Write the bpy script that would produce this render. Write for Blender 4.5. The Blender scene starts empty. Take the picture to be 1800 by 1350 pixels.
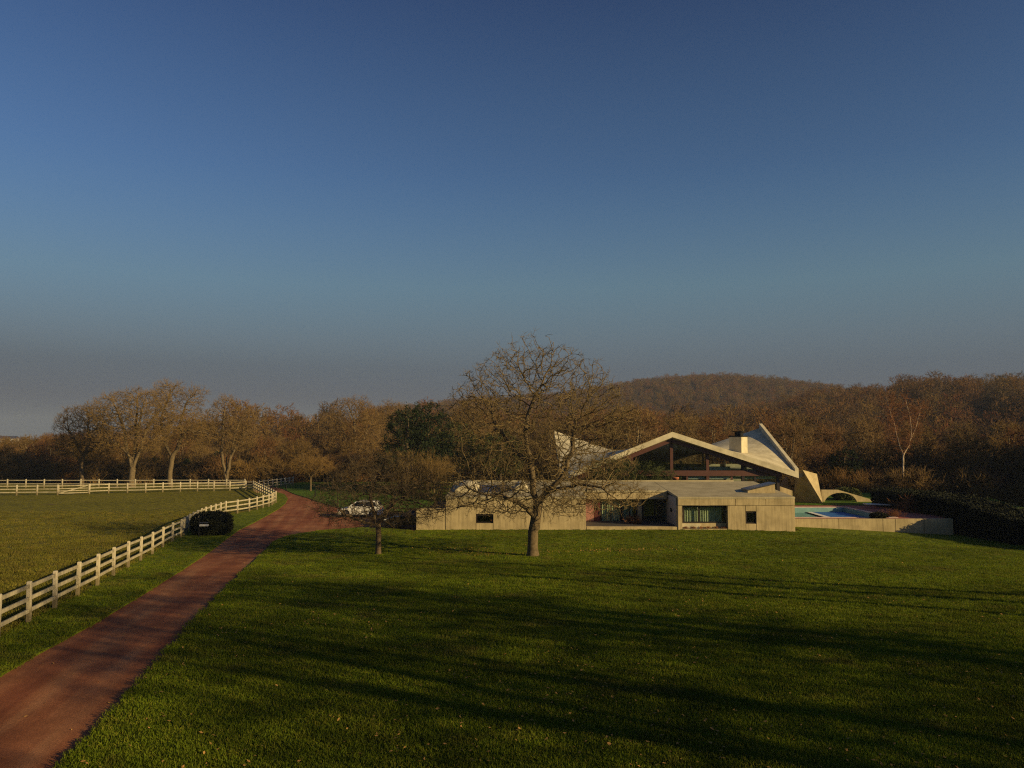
import bpy, bmesh, math, random
import numpy as np
from mathutils import Vector, Matrix, Euler, geometry

random.seed(7)
S = bpy.context.scene
COL = S.collection
R = math.radians

# ------------------------------------------------------------------ camera
CAMZ, FPX, PITCH = 5.5, 1370.0, R(4.0)
cam = bpy.data.cameras.new('camera')
cam.sensor_fit = 'HORIZONTAL'; cam.sensor_width = 36.0
cam.lens = 36.0 * FPX / 1800.0
cam.clip_start = 0.1; cam.clip_end = 9000
camo = bpy.data.objects.new('camera', cam); COL.objects.link(camo)
camo.location = (0, 0, CAMZ); camo.rotation_euler = (R(90) + PITCH, 0, 0)
S.camera = camo

# ------------------------------------------------------------------ light
SUN_AZ, SUN_EL = R(119.0), R(17.0)
to_sun = Vector((math.sin(SUN_AZ) * math.cos(SUN_EL), math.cos(SUN_AZ) * math.cos(SUN_EL), math.sin(SUN_EL)))
W = bpy.data.worlds.new('World'); S.world = W; W.use_nodes = True
wn, wl = W.node_tree.nodes, W.node_tree.links
wn.clear()
sky = wn.new('ShaderNodeTexSky'); sky.sky_type = 'NISHITA'; sky.sun_disc = False
sky.sun_elevation = SUN_EL; sky.sun_rotation = SUN_AZ
sky.altitude = 50; sky.air_density = 1.0; sky.dust_density = 0.6; sky.ozone_density = 2.0
bg = wn.new('ShaderNodeBackground'); bg.inputs['Strength'].default_value = 0.05
wo = wn.new('ShaderNodeOutputWorld')
# a flat layer of grey winter haze lying along the whole horizon, all round
geo = wn.new('ShaderNodeNewGeometry'); sep = wn.new('ShaderNodeSeparateXYZ')
wl.new(geo.outputs['Incoming'], sep.inputs[0])
neg = wn.new('ShaderNodeMath'); neg.operation = 'MULTIPLY'; neg.inputs[1].default_value = -1
wl.new(sep.outputs['Z'], neg.inputs[0])
def sky_ramp(stops):
    r_ = wn.new('ShaderNodeValToRGB'); el_ = r_.color_ramp.elements
    while len(el_) < len(stops): el_.new(0.5)
    for x_, (p_, c_) in zip(el_, stops): x_.position = p_; x_.color = (*c_, 1)
    wl.new(neg.outputs[0], r_.inputs[0]); return r_
ramp = sky_ramp([(0.0, (1, 1, 1)), (0.09, (1, 1, 1)), (0.20, (.72, .72, .72)), (0.33, (.28, .28, .28)), (0.52, (0, 0, 0))])
hcol = sky_ramp([(0.0, (.275, .29, .355)), (0.05, (.29, .32, .395)), (0.12, (.35, .48, .59)), (0.19, (.36, .63, .76)), (0.32, (.22, .54, .90))])
hmul = wn.new('ShaderNodeMix'); hmul.data_type = 'RGBA'; hmul.blend_type = 'MULTIPLY'; hmul.inputs['Factor'].default_value = 1.0
hmul.inputs['B'].default_value = (5.2, 5.2, 5.2, 1); wl.new(hcol.outputs['Color'], hmul.inputs['A'])
hz = wn.new('ShaderNodeMix'); hz.data_type = 'RGBA'; hz.blend_type = 'MIX'
wl.new(hmul.outputs['Result'], hz.inputs['B'])
wl.new(ramp.outputs['Color'], hz.inputs['Factor'])
gm = wn.new('ShaderNodeGamma'); gm.inputs['Gamma'].default_value = 1.55
hs = wn.new('ShaderNodeHueSaturation'); hs.inputs['Saturation'].default_value = 1.05; hs.inputs['Value'].default_value = 0.58
wl.new(sky.outputs[0], gm.inputs['Color']); wl.new(gm.outputs[0], hs.inputs['Color'])
vt = wn.new('ShaderNodeMix'); vt.data_type = 'RGBA'; vt.blend_type = 'MULTIPLY'; vt.inputs['Factor'].default_value = 1.0
vt.inputs['B'].default_value = (1.18, 0.96, 1.0, 1)
wl.new(hs.outputs[0], vt.inputs['A']); wl.new(vt.outputs['Result'], hz.inputs['A'])
wl.new(hz.outputs['Result'], bg.inputs['Color'])
wl.new(bg.outputs[0], wo.inputs[0])

sun = bpy.data.lights.new('sun', 'SUN'); sun.energy = 5.0; sun.angle = R(0.53); sun.color = (1.0, 0.745, 0.34)
suno = bpy.data.objects.new('sun', sun); COL.objects.link(suno)
suno.rotation_euler = to_sun.to_track_quat('Z', 'Y').to_euler()
suno.location = (60, -40, 50)

S.view_settings.view_transform = 'Standard'; S.view_settings.look = 'None'
S.view_settings.exposure = 0.25; S.view_settings.gamma = 1.0
S.view_settings.use_curve_mapping = False
S.render.engine = 'CYCLES'
S.cycles.use_denoising = False
S.cycles.pixel_filter_type = 'BLACKMAN_HARRIS'; S.cycles.filter_width = 1.2
S.cycles.sample_clamp_indirect = 4.0
S.cycles.use_adaptive_sampling = False
S.cycles.max_bounces = 6; S.cycles.diffuse_bounces = 2; S.cycles.glossy_bounces = 3
S.cycles.transmission_bounces = 5; S.cycles.transparent_max_bounces = 8; S.cycles.volume_bounces = 0
S.cycles.caustics_reflective = False; S.cycles.caustics_refractive = False

# ------------------------------------------------------------------ helpers
def ss(a, b, x):
    t = np.clip((np.asarray(x, float) - a) / (b - a), 0, 1)
    return t * t * (3 - 2 * t)

def gz(x, y):
    """height of the land"""
    x = np.asarray(x, float); y = np.asarray(y, float)
    z = -1.5 * ss(12, 60, y) - 1.0 * ss(15, 42, x) * ss(25, 64, y)
    z = z + 0.05 * np.sin(x * 0.31 + 1.0) * np.sin(y * 0.23) * ss(5, 20, y) * (1 - ss(50, 58, y))
    z = z - 1.5 * ss(88, 130, y) * ss(20, 60, x)
    z = z + 59 * np.exp(-((x - 217) / np.where(x < 217, 380.0, 225.0)) ** 2) * ss(420, 880, y) * (1 - 0.75 * ss(1000, 1400, y))
    z = z + 21 * ss(25, 200, x) * ss(130, 350, y) * (1 - 0.6 * ss(400, 560, y))
    z = z + 9.5 * ss(190, 400, y) * ss(-235, -130, x) * (1 - 0.85 * ss(-75, 0, x)) * (1 - 0.7 * ss(420, 700, y))
    z = z + 1.2 * np.sin(x * 0.017 + 0.6) * np.sin(y * 0.013) * ss(200, 350, y)
    return z

def g1(x, y): return float(gz(x, y))

cp, sp = math.cos(PITCH), math.sin(PITCH)
def at(u, v, Y):
    c = 675.0 - v
    t = Y / (FPX * cp - c * sp)
    return Vector((t * (u - 900.0), Y, CAMZ + t * (FPX * sp + c * cp)))

def G(u, v, dz=0.0):
    """where the ray of a picture point meets the land"""
    Y = 50.0
    for _ in range(60):
        p = at(u, v, Y)
        z = g1(p.x, Y) + dz
        Yn = Y * (z - CAMZ) / (p.z - CAMZ)
        Y = 0.5 * Y + 0.5 * max(3.0, min(400.0, Yn))
    p = at(u, v, Y); p.z = g1(p.x, p.y)
    return p

def mesh_obj(name, verts, faces, mat=None, parent=None, smooth=False):
    me = bpy.data.meshes.new(name)
    me.from_pydata([tuple(v) for v in verts], [], faces)
    if mat: me.materials.append(mat)
    if smooth:
        me.polygons.foreach_set('use_smooth', [True] * len(me.polygons))
    o = bpy.data.objects.new(name, me); COL.objects.link(o)
    if parent: o.parent = parent
    return o

def np_mesh(name, V, F, mat=None, smooth=False):
    """fast mesh of same-sized faces; F (n,k)"""
    V = np.asarray(V, np.float32); F = np.asarray(F, np.int32)
    me = bpy.data.meshes.new(name)
    n, k = F.shape
    me.vertices.add(len(V)); me.vertices.foreach_set('co', V.ravel())
    me.loops.add(n * k); me.loops.foreach_set('vertex_index', F.ravel())
    me.polygons.add(n); me.polygons.foreach_set('loop_start', np.arange(0, n * k, k, dtype=np.int32))
    if smooth: me.polygons.foreach_set('use_smooth', np.ones(n, bool))
    me.update(calc_edges=True)
    if mat: me.materials.append(mat)
    return me

def link(name, me, parent=None, loc=None):
    o = bpy.data.objects.new(name, me); COL.objects.link(o)
    if parent: o.parent = parent
    if loc is not None: o.location = loc
    return o

def tag(o, label=None, cat=None, group=None, kind=None):
    if label: o['label'] = label
    if cat: o['category'] = cat
    if group: o['group'] = group
    if kind: o['kind'] = kind
    return o

def thing(name, label, cat, loc=(0, 0, 0), rotz=0, group=None):
    o = bpy.data.objects.new(name, None); COL.objects.link(o)
    o.empty_display_size = 0.2
    o.location = loc; o.rotation_euler = (0, 0, rotz)
    return tag(o, label, cat, group)

def keep(o, parent):
    """parent, keeping where it stands in the world (parents are unrotated empties)"""
    o.parent = parent; o.location = Vector(o.location) - Vector(parent.location)
    return o

def prism(name, poly, d, mat, parent=None, bevel=0.0):
    """polygon (3D points, one plane) pushed along vector d"""
    d = Vector(d); n = len(poly)
    P = [Vector(p) for p in poly]
    c = sum(P, Vector()) / n
    V = [p - c for p in P] + [p + d - c for p in P]
    F = [list(range(n)), list(range(2 * n - 1, n - 1, -1))]
    for i in range(n):
        j = (i + 1) % n
        F.append([i, i + n, j + n, j])
    bm = bmesh.new()
    vs = [bm.verts.new(v) for v in V]
    for f in F: bm.faces.new([vs[i] for i in f])
    bmesh.ops.recalc_face_normals(bm, faces=bm.faces)
    if bevel:
        bmesh.ops.bevel(bm, geom=list(bm.edges), offset=bevel, segments=2, affect='EDGES', clamp_overlap=True)
    me = bpy.data.meshes.new(name); bm.to_mesh(me); bm.free()
    if mat: me.materials.append(mat)
    o = bpy.data.objects.new(name, me); COL.objects.link(o); o.location = c
    if parent: keep(o, parent)
    return o

def box(name, x0, x1, y0, y1, z0, z1, mat, parent=None, bevel=0.0):
    return prism(name, [(x0, y0, z0), (x1, y0, z0), (x1, y0, z1), (x0, y0, z1)], (0, y1 - y0, 0), mat, parent, bevel)

def bar(name, a, b, w, h, mat, parent=None, bevel=0.0):
    """rectangular bar from a to b; w across, h upright"""
    a = Vector(a); b = Vector(b); d = b - a
    side = d.cross(Vector((0, 0, 1)))
    if side.length < 1e-6: side = Vector((1, 0, 0))
    side.normalize(); up = side.cross(d).normalized()
    s = side * w / 2; t = up * h / 2
    return prism(name, [a - s - t, a + s - t, a + s + t, a - s + t], d, mat, parent, bevel)

# ------------------------------------------------------------------ materials
def mat_new(name):
    m = bpy.data.materials.new(name); m.use_nodes = True
    nt = m.node_tree
    return m, nt.nodes, nt.links, nt.nodes['Principled BSDF']

def ramp_node(N, stops):
    r = N.new('ShaderNodeValToRGB'); el = r.color_ramp.elements
    while len(el) < len(stops): el.new(0.5)
    for e_, (p, c) in zip(el, stops):
        e_.position = p; e_.color = (c[0], c[1], c[2], 1)
    return r

def noise(N, L, vec, scale, detail=4, rough=0.6):
    n = N.new('ShaderNodeTexNoise'); n.inputs['Scale'].default_value = scale
    n.inputs['Detail'].default_value = detail; n.inputs['Roughness'].default_value = rough
    if vec is not None: L.new(vec, n.inputs['Vector'])
    return n

def mixc(N, L, fac, a, b, mode='MIX'):
    m = N.new('ShaderNodeMix'); m.data_type = 'RGBA'; m.blend_type = mode
    for sock, val in (('Factor', fac), ('A', a), ('B', b)):
        if hasattr(val, 'links') or hasattr(val, 'is_linked'): L.new(val, m.inputs[sock])
        elif sock == 'Factor': m.inputs[sock].default_value = val
        else: m.inputs[sock].default_value = (*val, 1)
    return m.outputs['Result']

def simple(name, col, rough=0.6, metal=0.0, spec=0.5):
    m, N, L, b = mat_new(name)
    g = N.new('ShaderNodeNewGeometry')
    n = noise(N, L, g.outputs['Position'], 3.0, 5)
    r = ramp_node(N, [(0.3, [c * 0.82 for c in col]), (0.7, [min(1, c * 1.12) for c in col])])
    L.new(n.outputs[0], r.inputs[0]); L.new(r.outputs[0], b.inputs['Base Color'])
    b.inputs['Roughness'].default_value = rough; b.inputs['Metallic'].default_value = metal
    b.inputs['Specular IOR Level'].default_value = spec
    return m

def mat_concrete(name, col, streak=0.35, bump=0.15):
    m, N, L, b = mat_new(name)
    g = N.new('ShaderNodeNewGeometry')
    mp = N.new('ShaderNodeMapping'); mp.inputs['Scale'].default_value = (5.0, 5.0, 0.35)
    L.new(g.outputs['Position'], mp.inputs[0])
    st = noise(N, L, mp.outputs[0], 1.6, 6, 0.65)
    bl = noise(N, L, g.outputs['Position'], 0.9, 6, 0.62)
    fi = noise(N, L, g.outputs['Position'], 22, 3, 0.6)
    r1 = ramp_node(N, [(0.34, [c * (1 - streak) for c in col]), (0.6, col)])
    L.new(st.outputs[0], r1.inputs[0])
    r2 = ramp_node(N, [(0.32, (0.62, 0.60, 0.54)), (0.62, (1.05, 1.04, 1.0))])
    L.new(bl.outputs[0], r2.inputs[0])
    c1 = mixc(N, L, 0.8, r1.outputs[0], r2.outputs[0], 'MULTIPLY')
    r3 = ramp_node(N, [(0.3, (0.82, 0.82, 0.82)), (0.7, (1.08, 1.08, 1.08))])
    L.new(fi.outputs[0], r3.inputs[0])
    c2 = mixc(N, L, 0.8, c1, r3.outputs[0], 'MULTIPLY')
    L.new(c2, b.inputs['Base Color']); b.inputs['Roughness'].default_value = 0.88
    b.inputs['Specular IOR Level'].default_value = 0.25
    bp = N.new('ShaderNodeBump'); bp.inputs['Strength'].default_value = bump; bp.inputs['Distance'].default_value = 0.02
    L.new(fi.outputs[0], bp.inputs['Height']); L.new(bp.outputs[0], b.inputs['Normal'])
    return m

def mat_ground(name, dark, mid, light, big=0.12, fine=9.0, bumpd=0.05, patch=None):
    m, N, L, b = mat_new(name)
    g = N.new('ShaderNodeNewGeometry')
    n1 = noise(N, L, g.outputs['Position'], big, 6, 0.6)
    n2 = noise(N, L, g.outputs['Position'], fine, 5, 0.7)
    n3 = noise(N, L, g.outputs['Position'], 1.1, 5, 0.65)
    r1 = ramp_node(N, [(0.3, dark), (0.5, mid), (0.72, light)])
    ad = N.new('ShaderNodeMath'); ad.operation = 'MULTIPLY_ADD'; ad.inputs[1].default_value = 0.5
    L.new(n3.outputs[0], ad.inputs[0])
    hf = N.new('ShaderNodeMath'); hf.operation = 'MULTIPLY'; hf.inputs[1].default_value = 0.5
    L.new(n1.outputs[0], hf.inputs[0]); L.new(hf.outputs[0], ad.inputs[2])
    L.new(ad.outputs[0], r1.inputs[0])
    r2 = ramp_node(N, [(0.3, (0.55, 0.55, 0.55)), (0.7, (1.3, 1.3, 1.3))])
    L.new(n2.outputs[0], r2.inputs[0])
    c = mixc(N, L, 1.0, r1.outputs[0], r2.outputs[0], 'MULTIPLY')
    if patch:
        n4 = noise(N, L, g.outputs['Position'], patch[1], 5, 0.7)
        r4 = ramp_node(N, [(patch[2], (0, 0, 0)), (patch[2] + 0.08, (1, 1, 1))])
        L.new(n4.outputs[0], r4.inputs[0])
        c = mixc(N, L, r4.outputs[0], c, patch[0])
    L.new(c, b.inputs['Base Color']); b.inputs['Roughness'].default_value = 0.95
    b.inputs['Specular IOR Level'].default_value = 0.1
    bp = N.new('ShaderNodeBump'); bp.inputs['Strength'].default_value = 0.9; bp.inputs['Distance'].default_value = bumpd
    L.new(n2.outputs[0], bp.inputs['Height'])
    bq = N.new('ShaderNodeBump'); bq.inputs['Strength'].default_value = 0.8; bq.inputs['Distance'].default_value = bumpd * 5
    n5 = noise(N, L, g.outputs['Position'], fine * 0.28, 4, 0.6)
    L.new(n5.outputs[0], bq.inputs['Height']); L.new(bp.outputs[0], bq.inputs['Normal']); L.new(bq.outputs[0], b.inputs['Normal'])
    return m

def mat_rand(name, cols, rough=0.85, spec=0.2, trans=0.0, sc=1.5, patch=None):
    """colour picked per object/instance among a few, with a little local noise"""
    m, N, L, b = mat_new(name)
    oi = N.new('ShaderNodeObjectInfo')
    k = len(cols)
    r = ramp_node(N, [(i / max(1, k - 1), c) for i, c in enumerate(cols)])
    L.new(oi.outputs['Random'], r.inputs[0])
    g = N.new('ShaderNodeNewGeometry')
    n = noise(N, L, g.outputs['Position'], sc, 4, 0.65)
    r2 = ramp_node(N, [(0.3, (0.55, 0.55, 0.55)), (0.7, (1.35, 1.35, 1.35))])
    L.new(n.outputs[0], r2.inputs[0])
    c = mixc(N, L, 1.0, r.outputs[0], r2.outputs[0], 'MULTIPLY')
    if patch:
        pn = noise(N, L, g.outputs['Position'], patch[0], 4, 0.7)
        pr = ramp_node(N, [(patch[1], (0, 0, 0)), (patch[1] + 0.14, (1, 1, 1))]); L.new(pn.outputs[0], pr.inputs[0])
        c = mixc(N, L, pr.outputs[0], c, patch[2])
    L.new(c, b.inputs['Base Color']); b.inputs['Roughness'].default_value = rough
    b.inputs['Specular IOR Level'].default_value = spec
    if trans:
        tr = N.new('ShaderNodeBsdfTranslucent'); L.new(c, tr.inputs[0])
        ms = N.new('ShaderNodeMixShader'); ms.inputs[0].default_value = trans
        L.new(b.outputs[0], ms.inputs[1]); L.new(tr.outputs[0], ms.inputs[2])
        L.new(ms.outputs[0], N['Material Output'].inputs[0])
    return m

def mat_glass(name, col=(0.86, 0.92, 0.90), trans=0.75):
    """window pane: clear but for its reflections"""
    m, N, L, b = mat_new(name)
    tr = N.new('ShaderNodeBsdfTransparent'); tr.inputs[0].default_value = (*col, 1)
    gl = N.new('ShaderNodeBsdfGlossy'); gl.inputs['Roughness'].default_value = 0.03
    lw_ = N.new('ShaderNodeLayerWeight'); lw_.inputs['Blend'].default_value = 0.5
    pw = N.new('ShaderNodeMath'); pw.operation = 'POWER'; pw.inputs[1].default_value = 4.0
    L.new(lw_.outputs['Facing'], pw.inputs[0])
    fr = N.new('ShaderNodeMath'); fr.operation = 'MULTIPLY_ADD'; fr.inputs[1].default_value = 0.8; fr.inputs[2].default_value = 0.04
    L.new(pw.outputs[0], fr.inputs[0])
    g = N.new('ShaderNodeNewGeometry'); n = noise(N, L, g.outputs['Position'], 0.8, 2)
    bp = N.new('ShaderNodeBump'); bp.inputs['Strength'].default_value = 0.04; bp.inputs['Distance'].default_value = 0.05
    L.new(n.outputs[0], bp.inputs['Height']); L.new(bp.outputs[0], gl.inputs['Normal'])
    ms = N.new('ShaderNodeMixShader')
    L.new(fr.outputs[0], ms.inputs[0]); L.new(tr.outputs[0], ms.inputs[1]); L.new(gl.outputs[0], ms.inputs[2])
    L.new(ms.outputs[0], N['Material Output'].inputs[0])
    return m

M = {}
M['lawn'] = mat_ground('lawn_grass', (0.060, 0.080, 0.004), (0.116, 0.150, 0.006), (0.180, 0.190, 0.012), 0.15, 7.0, 0.06,
                       patch=((0.085, 0.085, 0.022), 0.35, 0.62))
M['pasture'] = mat_ground('pasture_grass', (0.105, 0.100, 0.010), (0.165, 0.150, 0.014), (0.21, 0.18, 0.028), 0.09, 4.0, 0.08,
                          patch=((0.13, 0.10, 0.035), 0.5, 0.60))
M['orchard'] = mat_ground('orchard_grass', (0.045, 0.080, 0.008), (0.080, 0.145, 0.012), (0.12, 0.17, 0.018), 0.2, 5.0, 0.06)
M['floor'] = mat_ground('woodland_floor', (0.030, 0.022, 0.010), (0.055, 0.038, 0.016), (0.075, 0.060, 0.022), 0.03, 1.2, 0.1,
                        patch=((0.075, 0.085, 0.018), 0.012, 0.56))
def mat_drive():
    m, N, L, b = mat_new('red_gravel')
    g = N.new('ShaderNodeNewGeometry')
    mp = N.new('ShaderNodeMapping'); mp.vector_type = 'TEXTURE'; mp.inputs['Rotation'].default_value = (0, 0, R(10.8)); mp.inputs['Scale'].default_value = (1.0, 14.0, 1.0)
    L.new(g.outputs['Position'], mp.inputs[0])
    n1 = noise(N, L, mp.outputs[0], 1.25, 4, 0.55)
    n2 = noise(N, L, g.outputs['Position'], 30, 4, 0.75)
    n3 = noise(N, L, g.outputs['Position'], 0.55, 6, 0.65)
    r1 = ramp_node(N, [(0.32, (0.195, 0.060, 0.026)), (0.50, (0.275, 0.102, 0.044)), (0.68, (0.345, 0.155, 0.072))]); L.new(n1.outputs[0], r1.inputs[0])
    r2 = ramp_node(N, [(0.28, (0.55, 0.55, 0.55)), (0.72, (1.4, 1.4, 1.4))]); L.new(n2.outputs[0], r2.inputs[0])
    r3 = ramp_node(N, [(0.35, (0.66, 0.62, 0.60)), (0.60, (1.06, 1.05, 1.04))]); L.new(n3.outputs[0], r3.inputs[0])
    c = mixc(N, L, 1.0, r1.outputs[0], r2.outputs[0], 'MULTIPLY'); c = mixc(N, L, 1.0, c, r3.outputs[0], 'MULTIPLY')
    L.new(c, b.inputs['Base Color']); b.inputs['Roughness'].default_value = 0.95; b.inputs['Specular IOR Level'].default_value = 0.15
    bp = N.new('ShaderNodeBump'); bp.inputs['Strength'].default_value = 1.0; bp.inputs['Distance'].default_value = 0.012
    L.new(n2.outputs[0], bp.inputs['Height']); L.new(bp.outputs[0], b.inputs['Normal'])
    return m
M['drive'] = mat_drive()
M['concrete'] = mat_concrete('board_marked_concrete', (0.50, 0.405, 0.235), 0.30, 0.2)
M['concrete_roof'] = mat_concrete('weathered_roof_concrete', (0.47, 0.41, 0.265), 0.22)
M['shell'] = mat_concrete('pale_shell_concrete', (0.66, 0.59, 0.42), 0.10)
M['white'] = simple('white_paint', (0.78, 0.75, 0.66), 0.6)
M['fence'] = mat_concrete('weathered_white_timber', (0.46, 0.405, 0.285), 0.4, 0.05)
def mat_post():
    m, N, L, b = mat_new('weathered_post')
    tc = N.new('ShaderNodeTexCoord'); sx = N.new('ShaderNodeSeparateXYZ'); L.new(tc.outputs['Object'], sx.inputs[0])
    g = N.new('ShaderNodeNewGeometry')
    n1 = noise(N, L, g.outputs['Position'], 5, 5, 0.7)
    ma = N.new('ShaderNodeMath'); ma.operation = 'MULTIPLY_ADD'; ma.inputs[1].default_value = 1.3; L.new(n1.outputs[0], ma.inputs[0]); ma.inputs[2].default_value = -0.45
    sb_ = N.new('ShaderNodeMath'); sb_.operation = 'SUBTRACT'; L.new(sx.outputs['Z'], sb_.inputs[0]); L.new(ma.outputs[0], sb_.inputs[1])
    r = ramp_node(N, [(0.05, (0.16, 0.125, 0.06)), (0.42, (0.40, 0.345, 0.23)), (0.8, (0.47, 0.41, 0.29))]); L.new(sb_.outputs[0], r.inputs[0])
    L.new(r.outputs[0], b.inputs['Base Color']); b.inputs['Roughness'].default_value = 0.85
    return m
M['post'] = mat_post()
M['timber'] = simple('red_brown_timber', (0.085, 0.030, 0.020), 0.5)
M['darkwood'] = simple('dark_brown_frame', (0.020, 0.013, 0.011), 0.45)
M['black'] = simple('black_metal', (0.010, 0.010, 0.011), 0.7, 0.0, 0.2)
M['room'] = simple('room_plaster', (0.30, 0.28, 0.22), 0.9)
M['curtain'] = simple('pale_green_curtain', (0.50, 0.50, 0.34), 0.9)
M['glass'] = mat_glass('window_glass')
M['zinc'] = simple('blue_grey_zinc', (0.10, 0.11, 0.15), 0.35, 0.6)
M['paving'] = simple('red_terrace_paving', (0.38, 0.105, 0.065), 0.85)
M['coping'] = simple('pink_pool_coping', (0.55, 0.42, 0.36), 0.8)
M['darkstone'] = simple('dark_slate', (0.05, 0.045, 0.042), 0.7)
M['reddoor'] = simple('dark_red_door', (0.10, 0.018, 0.016), 0.5)
M['pool'] = simple('pool_lining', (0.16, 0.32, 0.31), 0.6)
M['cover'] = simple('blue_pool_cover', (0.035, 0.14, 0.40), 0.6, 0.0, 0.2)
M['terracotta'] = simple('terracotta', (0.35, 0.12, 0.05), 0.8)
m, N, L, b = mat_new('pool_water')
b.inputs['Base Color'].default_value = (0.004, 0.10, 0.105, 1); b.inputs['Roughness'].default_value = 0.12; b.inputs['Specular IOR Level'].default_value = 0.3
n_ = noise(N, L, N.new('ShaderNodeNewGeometry').outputs['Position'], 3.0, 3)
bp_ = N.new('ShaderNodeBump'); bp_.inputs['Strength'].default_value = 0.1; bp_.inputs['Distance'].default_value = 0.03
L.new(n_.outputs[0], bp_.inputs['Height']); L.new(bp_.outputs[0], b.inputs['Normal'])
M['water'] = m
BARK = mat_rand('grey_brown_bark', [(0.125, 0.092, 0.050), (0.15, 0.11, 0.06)], sc=6)
TWIG = mat_rand('olive_brown_twigs', [(0.155, 0.112, 0.050), (0.155, 0.112, 0.050)], sc=3)
DTWIG = mat_rand('dark_twigs', [(0.085, 0.062, 0.035), (0.10, 0.07, 0.04)], sc=3)
DBARK = mat_rand('dark_bark', [(0.12, 0.085, 0.05), (0.14, 0.10, 0.06)], sc=6)
WTWIG = mat_rand('wood_twigs', [(0.17, 0.105, 0.032), (0.13, 0.085, 0.035), (0.20, 0.125, 0.035), (0.15, 0.065, 0.028), (0.18, 0.12, 0.045)], sc=0.5)
WBARK = mat_rand('wood_bark', [(0.16, 0.125, 0.07), (0.24, 0.19, 0.11)], sc=2)
FARTWIG = mat_rand('hill_twigs', [(0.17, 0.105, 0.028), (0.15, 0.055, 0.024), (0.21, 0.130, 0.034), (0.085, 0.058, 0.034), (0.17, 0.085, 0.028), (0.11, 0.075, 0.038)], sc=0.3)
GOLD = mat_rand('golden_twigs', [(0.20, 0.132, 0.044), (0.19, 0.12, 0.045)], sc=0.8)
REDTWIG = mat_rand('red_brown_twigs', [(0.22, 0.085, 0.040), (0.24, 0.11, 0.045)], sc=1)
BIRCH = mat_rand('birch_bark', [(0.50, 0.39, 0.27), (0.50, 0.39, 0.27)], sc=4)
NEEDLE = mat_rand('dark_needles', [(0.015, 0.025, 0.009), (0.019, 0.030, 0.009)], sc=1.2)
NEEDLE2 = mat_rand('olive_needles', [(0.055, 0.065, 0.018), (0.050, 0.060, 0.018)], sc=1.2)
HEDGE = mat_rand('hedge_leaves', [(0.016, 0.019, 0.008), (0.018, 0.020, 0.008)], sc=1.5)
BLADE = mat_rand('grass_blades', [(0.094, 0.140, 0.006), (0.150, 0.184, 0.010), (0.108, 0.155, 0.006), (0.20, 0.19, 0.02)], sc=0.22, trans=0.35, patch=(0.32, 0.56, (0.155, 0.14, 0.025)))
PBLADE = mat_rand('pasture_blades', [(0.15, 0.145, 0.014), (0.19, 0.17, 0.02), (0.21, 0.165, 0.035)], sc=0.3, trans=0.3)
LEAF = mat_rand('fallen_leaf', [(0.46, 0.25, 0.07), (0.46, 0.25, 0.07)], sc=40)
# ------------------------------------------------------------------ sheets of land
def sheet(name, outline, step, dz, mat, skirt=0.0):
    """land sheet with a free outline, following the height of the land"""
    pts = [Vector((p[0], p[1])) for p in outline]
    dense = []
    for i, p in enumerate(pts):
        q = pts[(i + 1) % len(pts)]
        k = max(1, int((q - p).length / (step * 0.7)))
        for j in range(k): dense.append(p + (q - p) * (j / k))
    n = len(dense)
    xs = [p.x for p in dense]; ys = [p.y for p in dense]
    inner = []
    y = min(ys) + step * 0.5
    while y < max(ys):
        x = min(xs) + step * 0.5
        while x < max(xs):
            inner.append(Vector((x + 0.013, y + 0.017))); x += step
        y += step
    ed = [(i, (i + 1) % n) for i in range(n)]
    vo, eo, fo, _, _, _ = geometry.delaunay_2d_cdt(dense + inner, ed, [list(range(n))], 1, 1e-4)
    A = np.array([(v.x, v.y) for v in vo])
    Z = gz(A[:, 0], A[:, 1]) + dz
    V = [(a[0], a[1], z) for a, z in zip(A, Z)]
    F = [list(f) for f in fo]
    if skirt:
        cnt = {}
        for f in F:
            for i in range(len(f)):
                a_, b_ = f[i], f[(i + 1) % len(f)]
                cnt[(a_, b_)] = 1
        low = {}
        for (a_, b_) in list(cnt):
            if (b_, a_) not in cnt:
                for k in (a_, b_):
                    if k not in low:
                        low[k] = len(V); V.append((V[k][0], V[k][1], V[k][2] - skirt))
                F.append([b_, a_, low[a_], low[b_]])
    o = mesh_obj(name, V, F, mat)
    o['kind'] = 'structure'
    return o

def xy(p): return (p.x, p.y)

# the whole country, from behind the camera to the horizon
def spread(a, b, n, s):
    t = np.linspace(-1, 1, n)
    w = np.sign(t) * (np.abs(t) ** s)
    return (a + b) / 2 + w * (b - a) / 2
gx = spread(-3200, 3200, 171, 2.2); gy = np.concatenate([np.linspace(-260, 130, 40), 130 + 3400 * (np.linspace(0, 1, 90)[1:] ** 2.0)])
XX, YY = np.meshgrid(gx, gy)
ZZ = gz(XX, YY)
nearmask = (1 - ss(118, 140, YY)) * (1 - ss(100, 160, np.abs(XX)))
ZZ = ZZ - 0.35 * nearmask
nx, ny = len(gx), len(gy)
idx = np.arange(nx * ny).reshape(ny, nx)
FF = np.stack([idx[:-1, :-1], idx[:-1, 1:], idx[1:, 1:], idx[1:, :-1]], -1).reshape(-1, 4)
ground = link('ground', np_mesh('ground', np.stack([XX, YY, ZZ], -1).reshape(-1, 3), FF, M['floor'], True))
ground['kind'] = 'structure'

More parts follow.
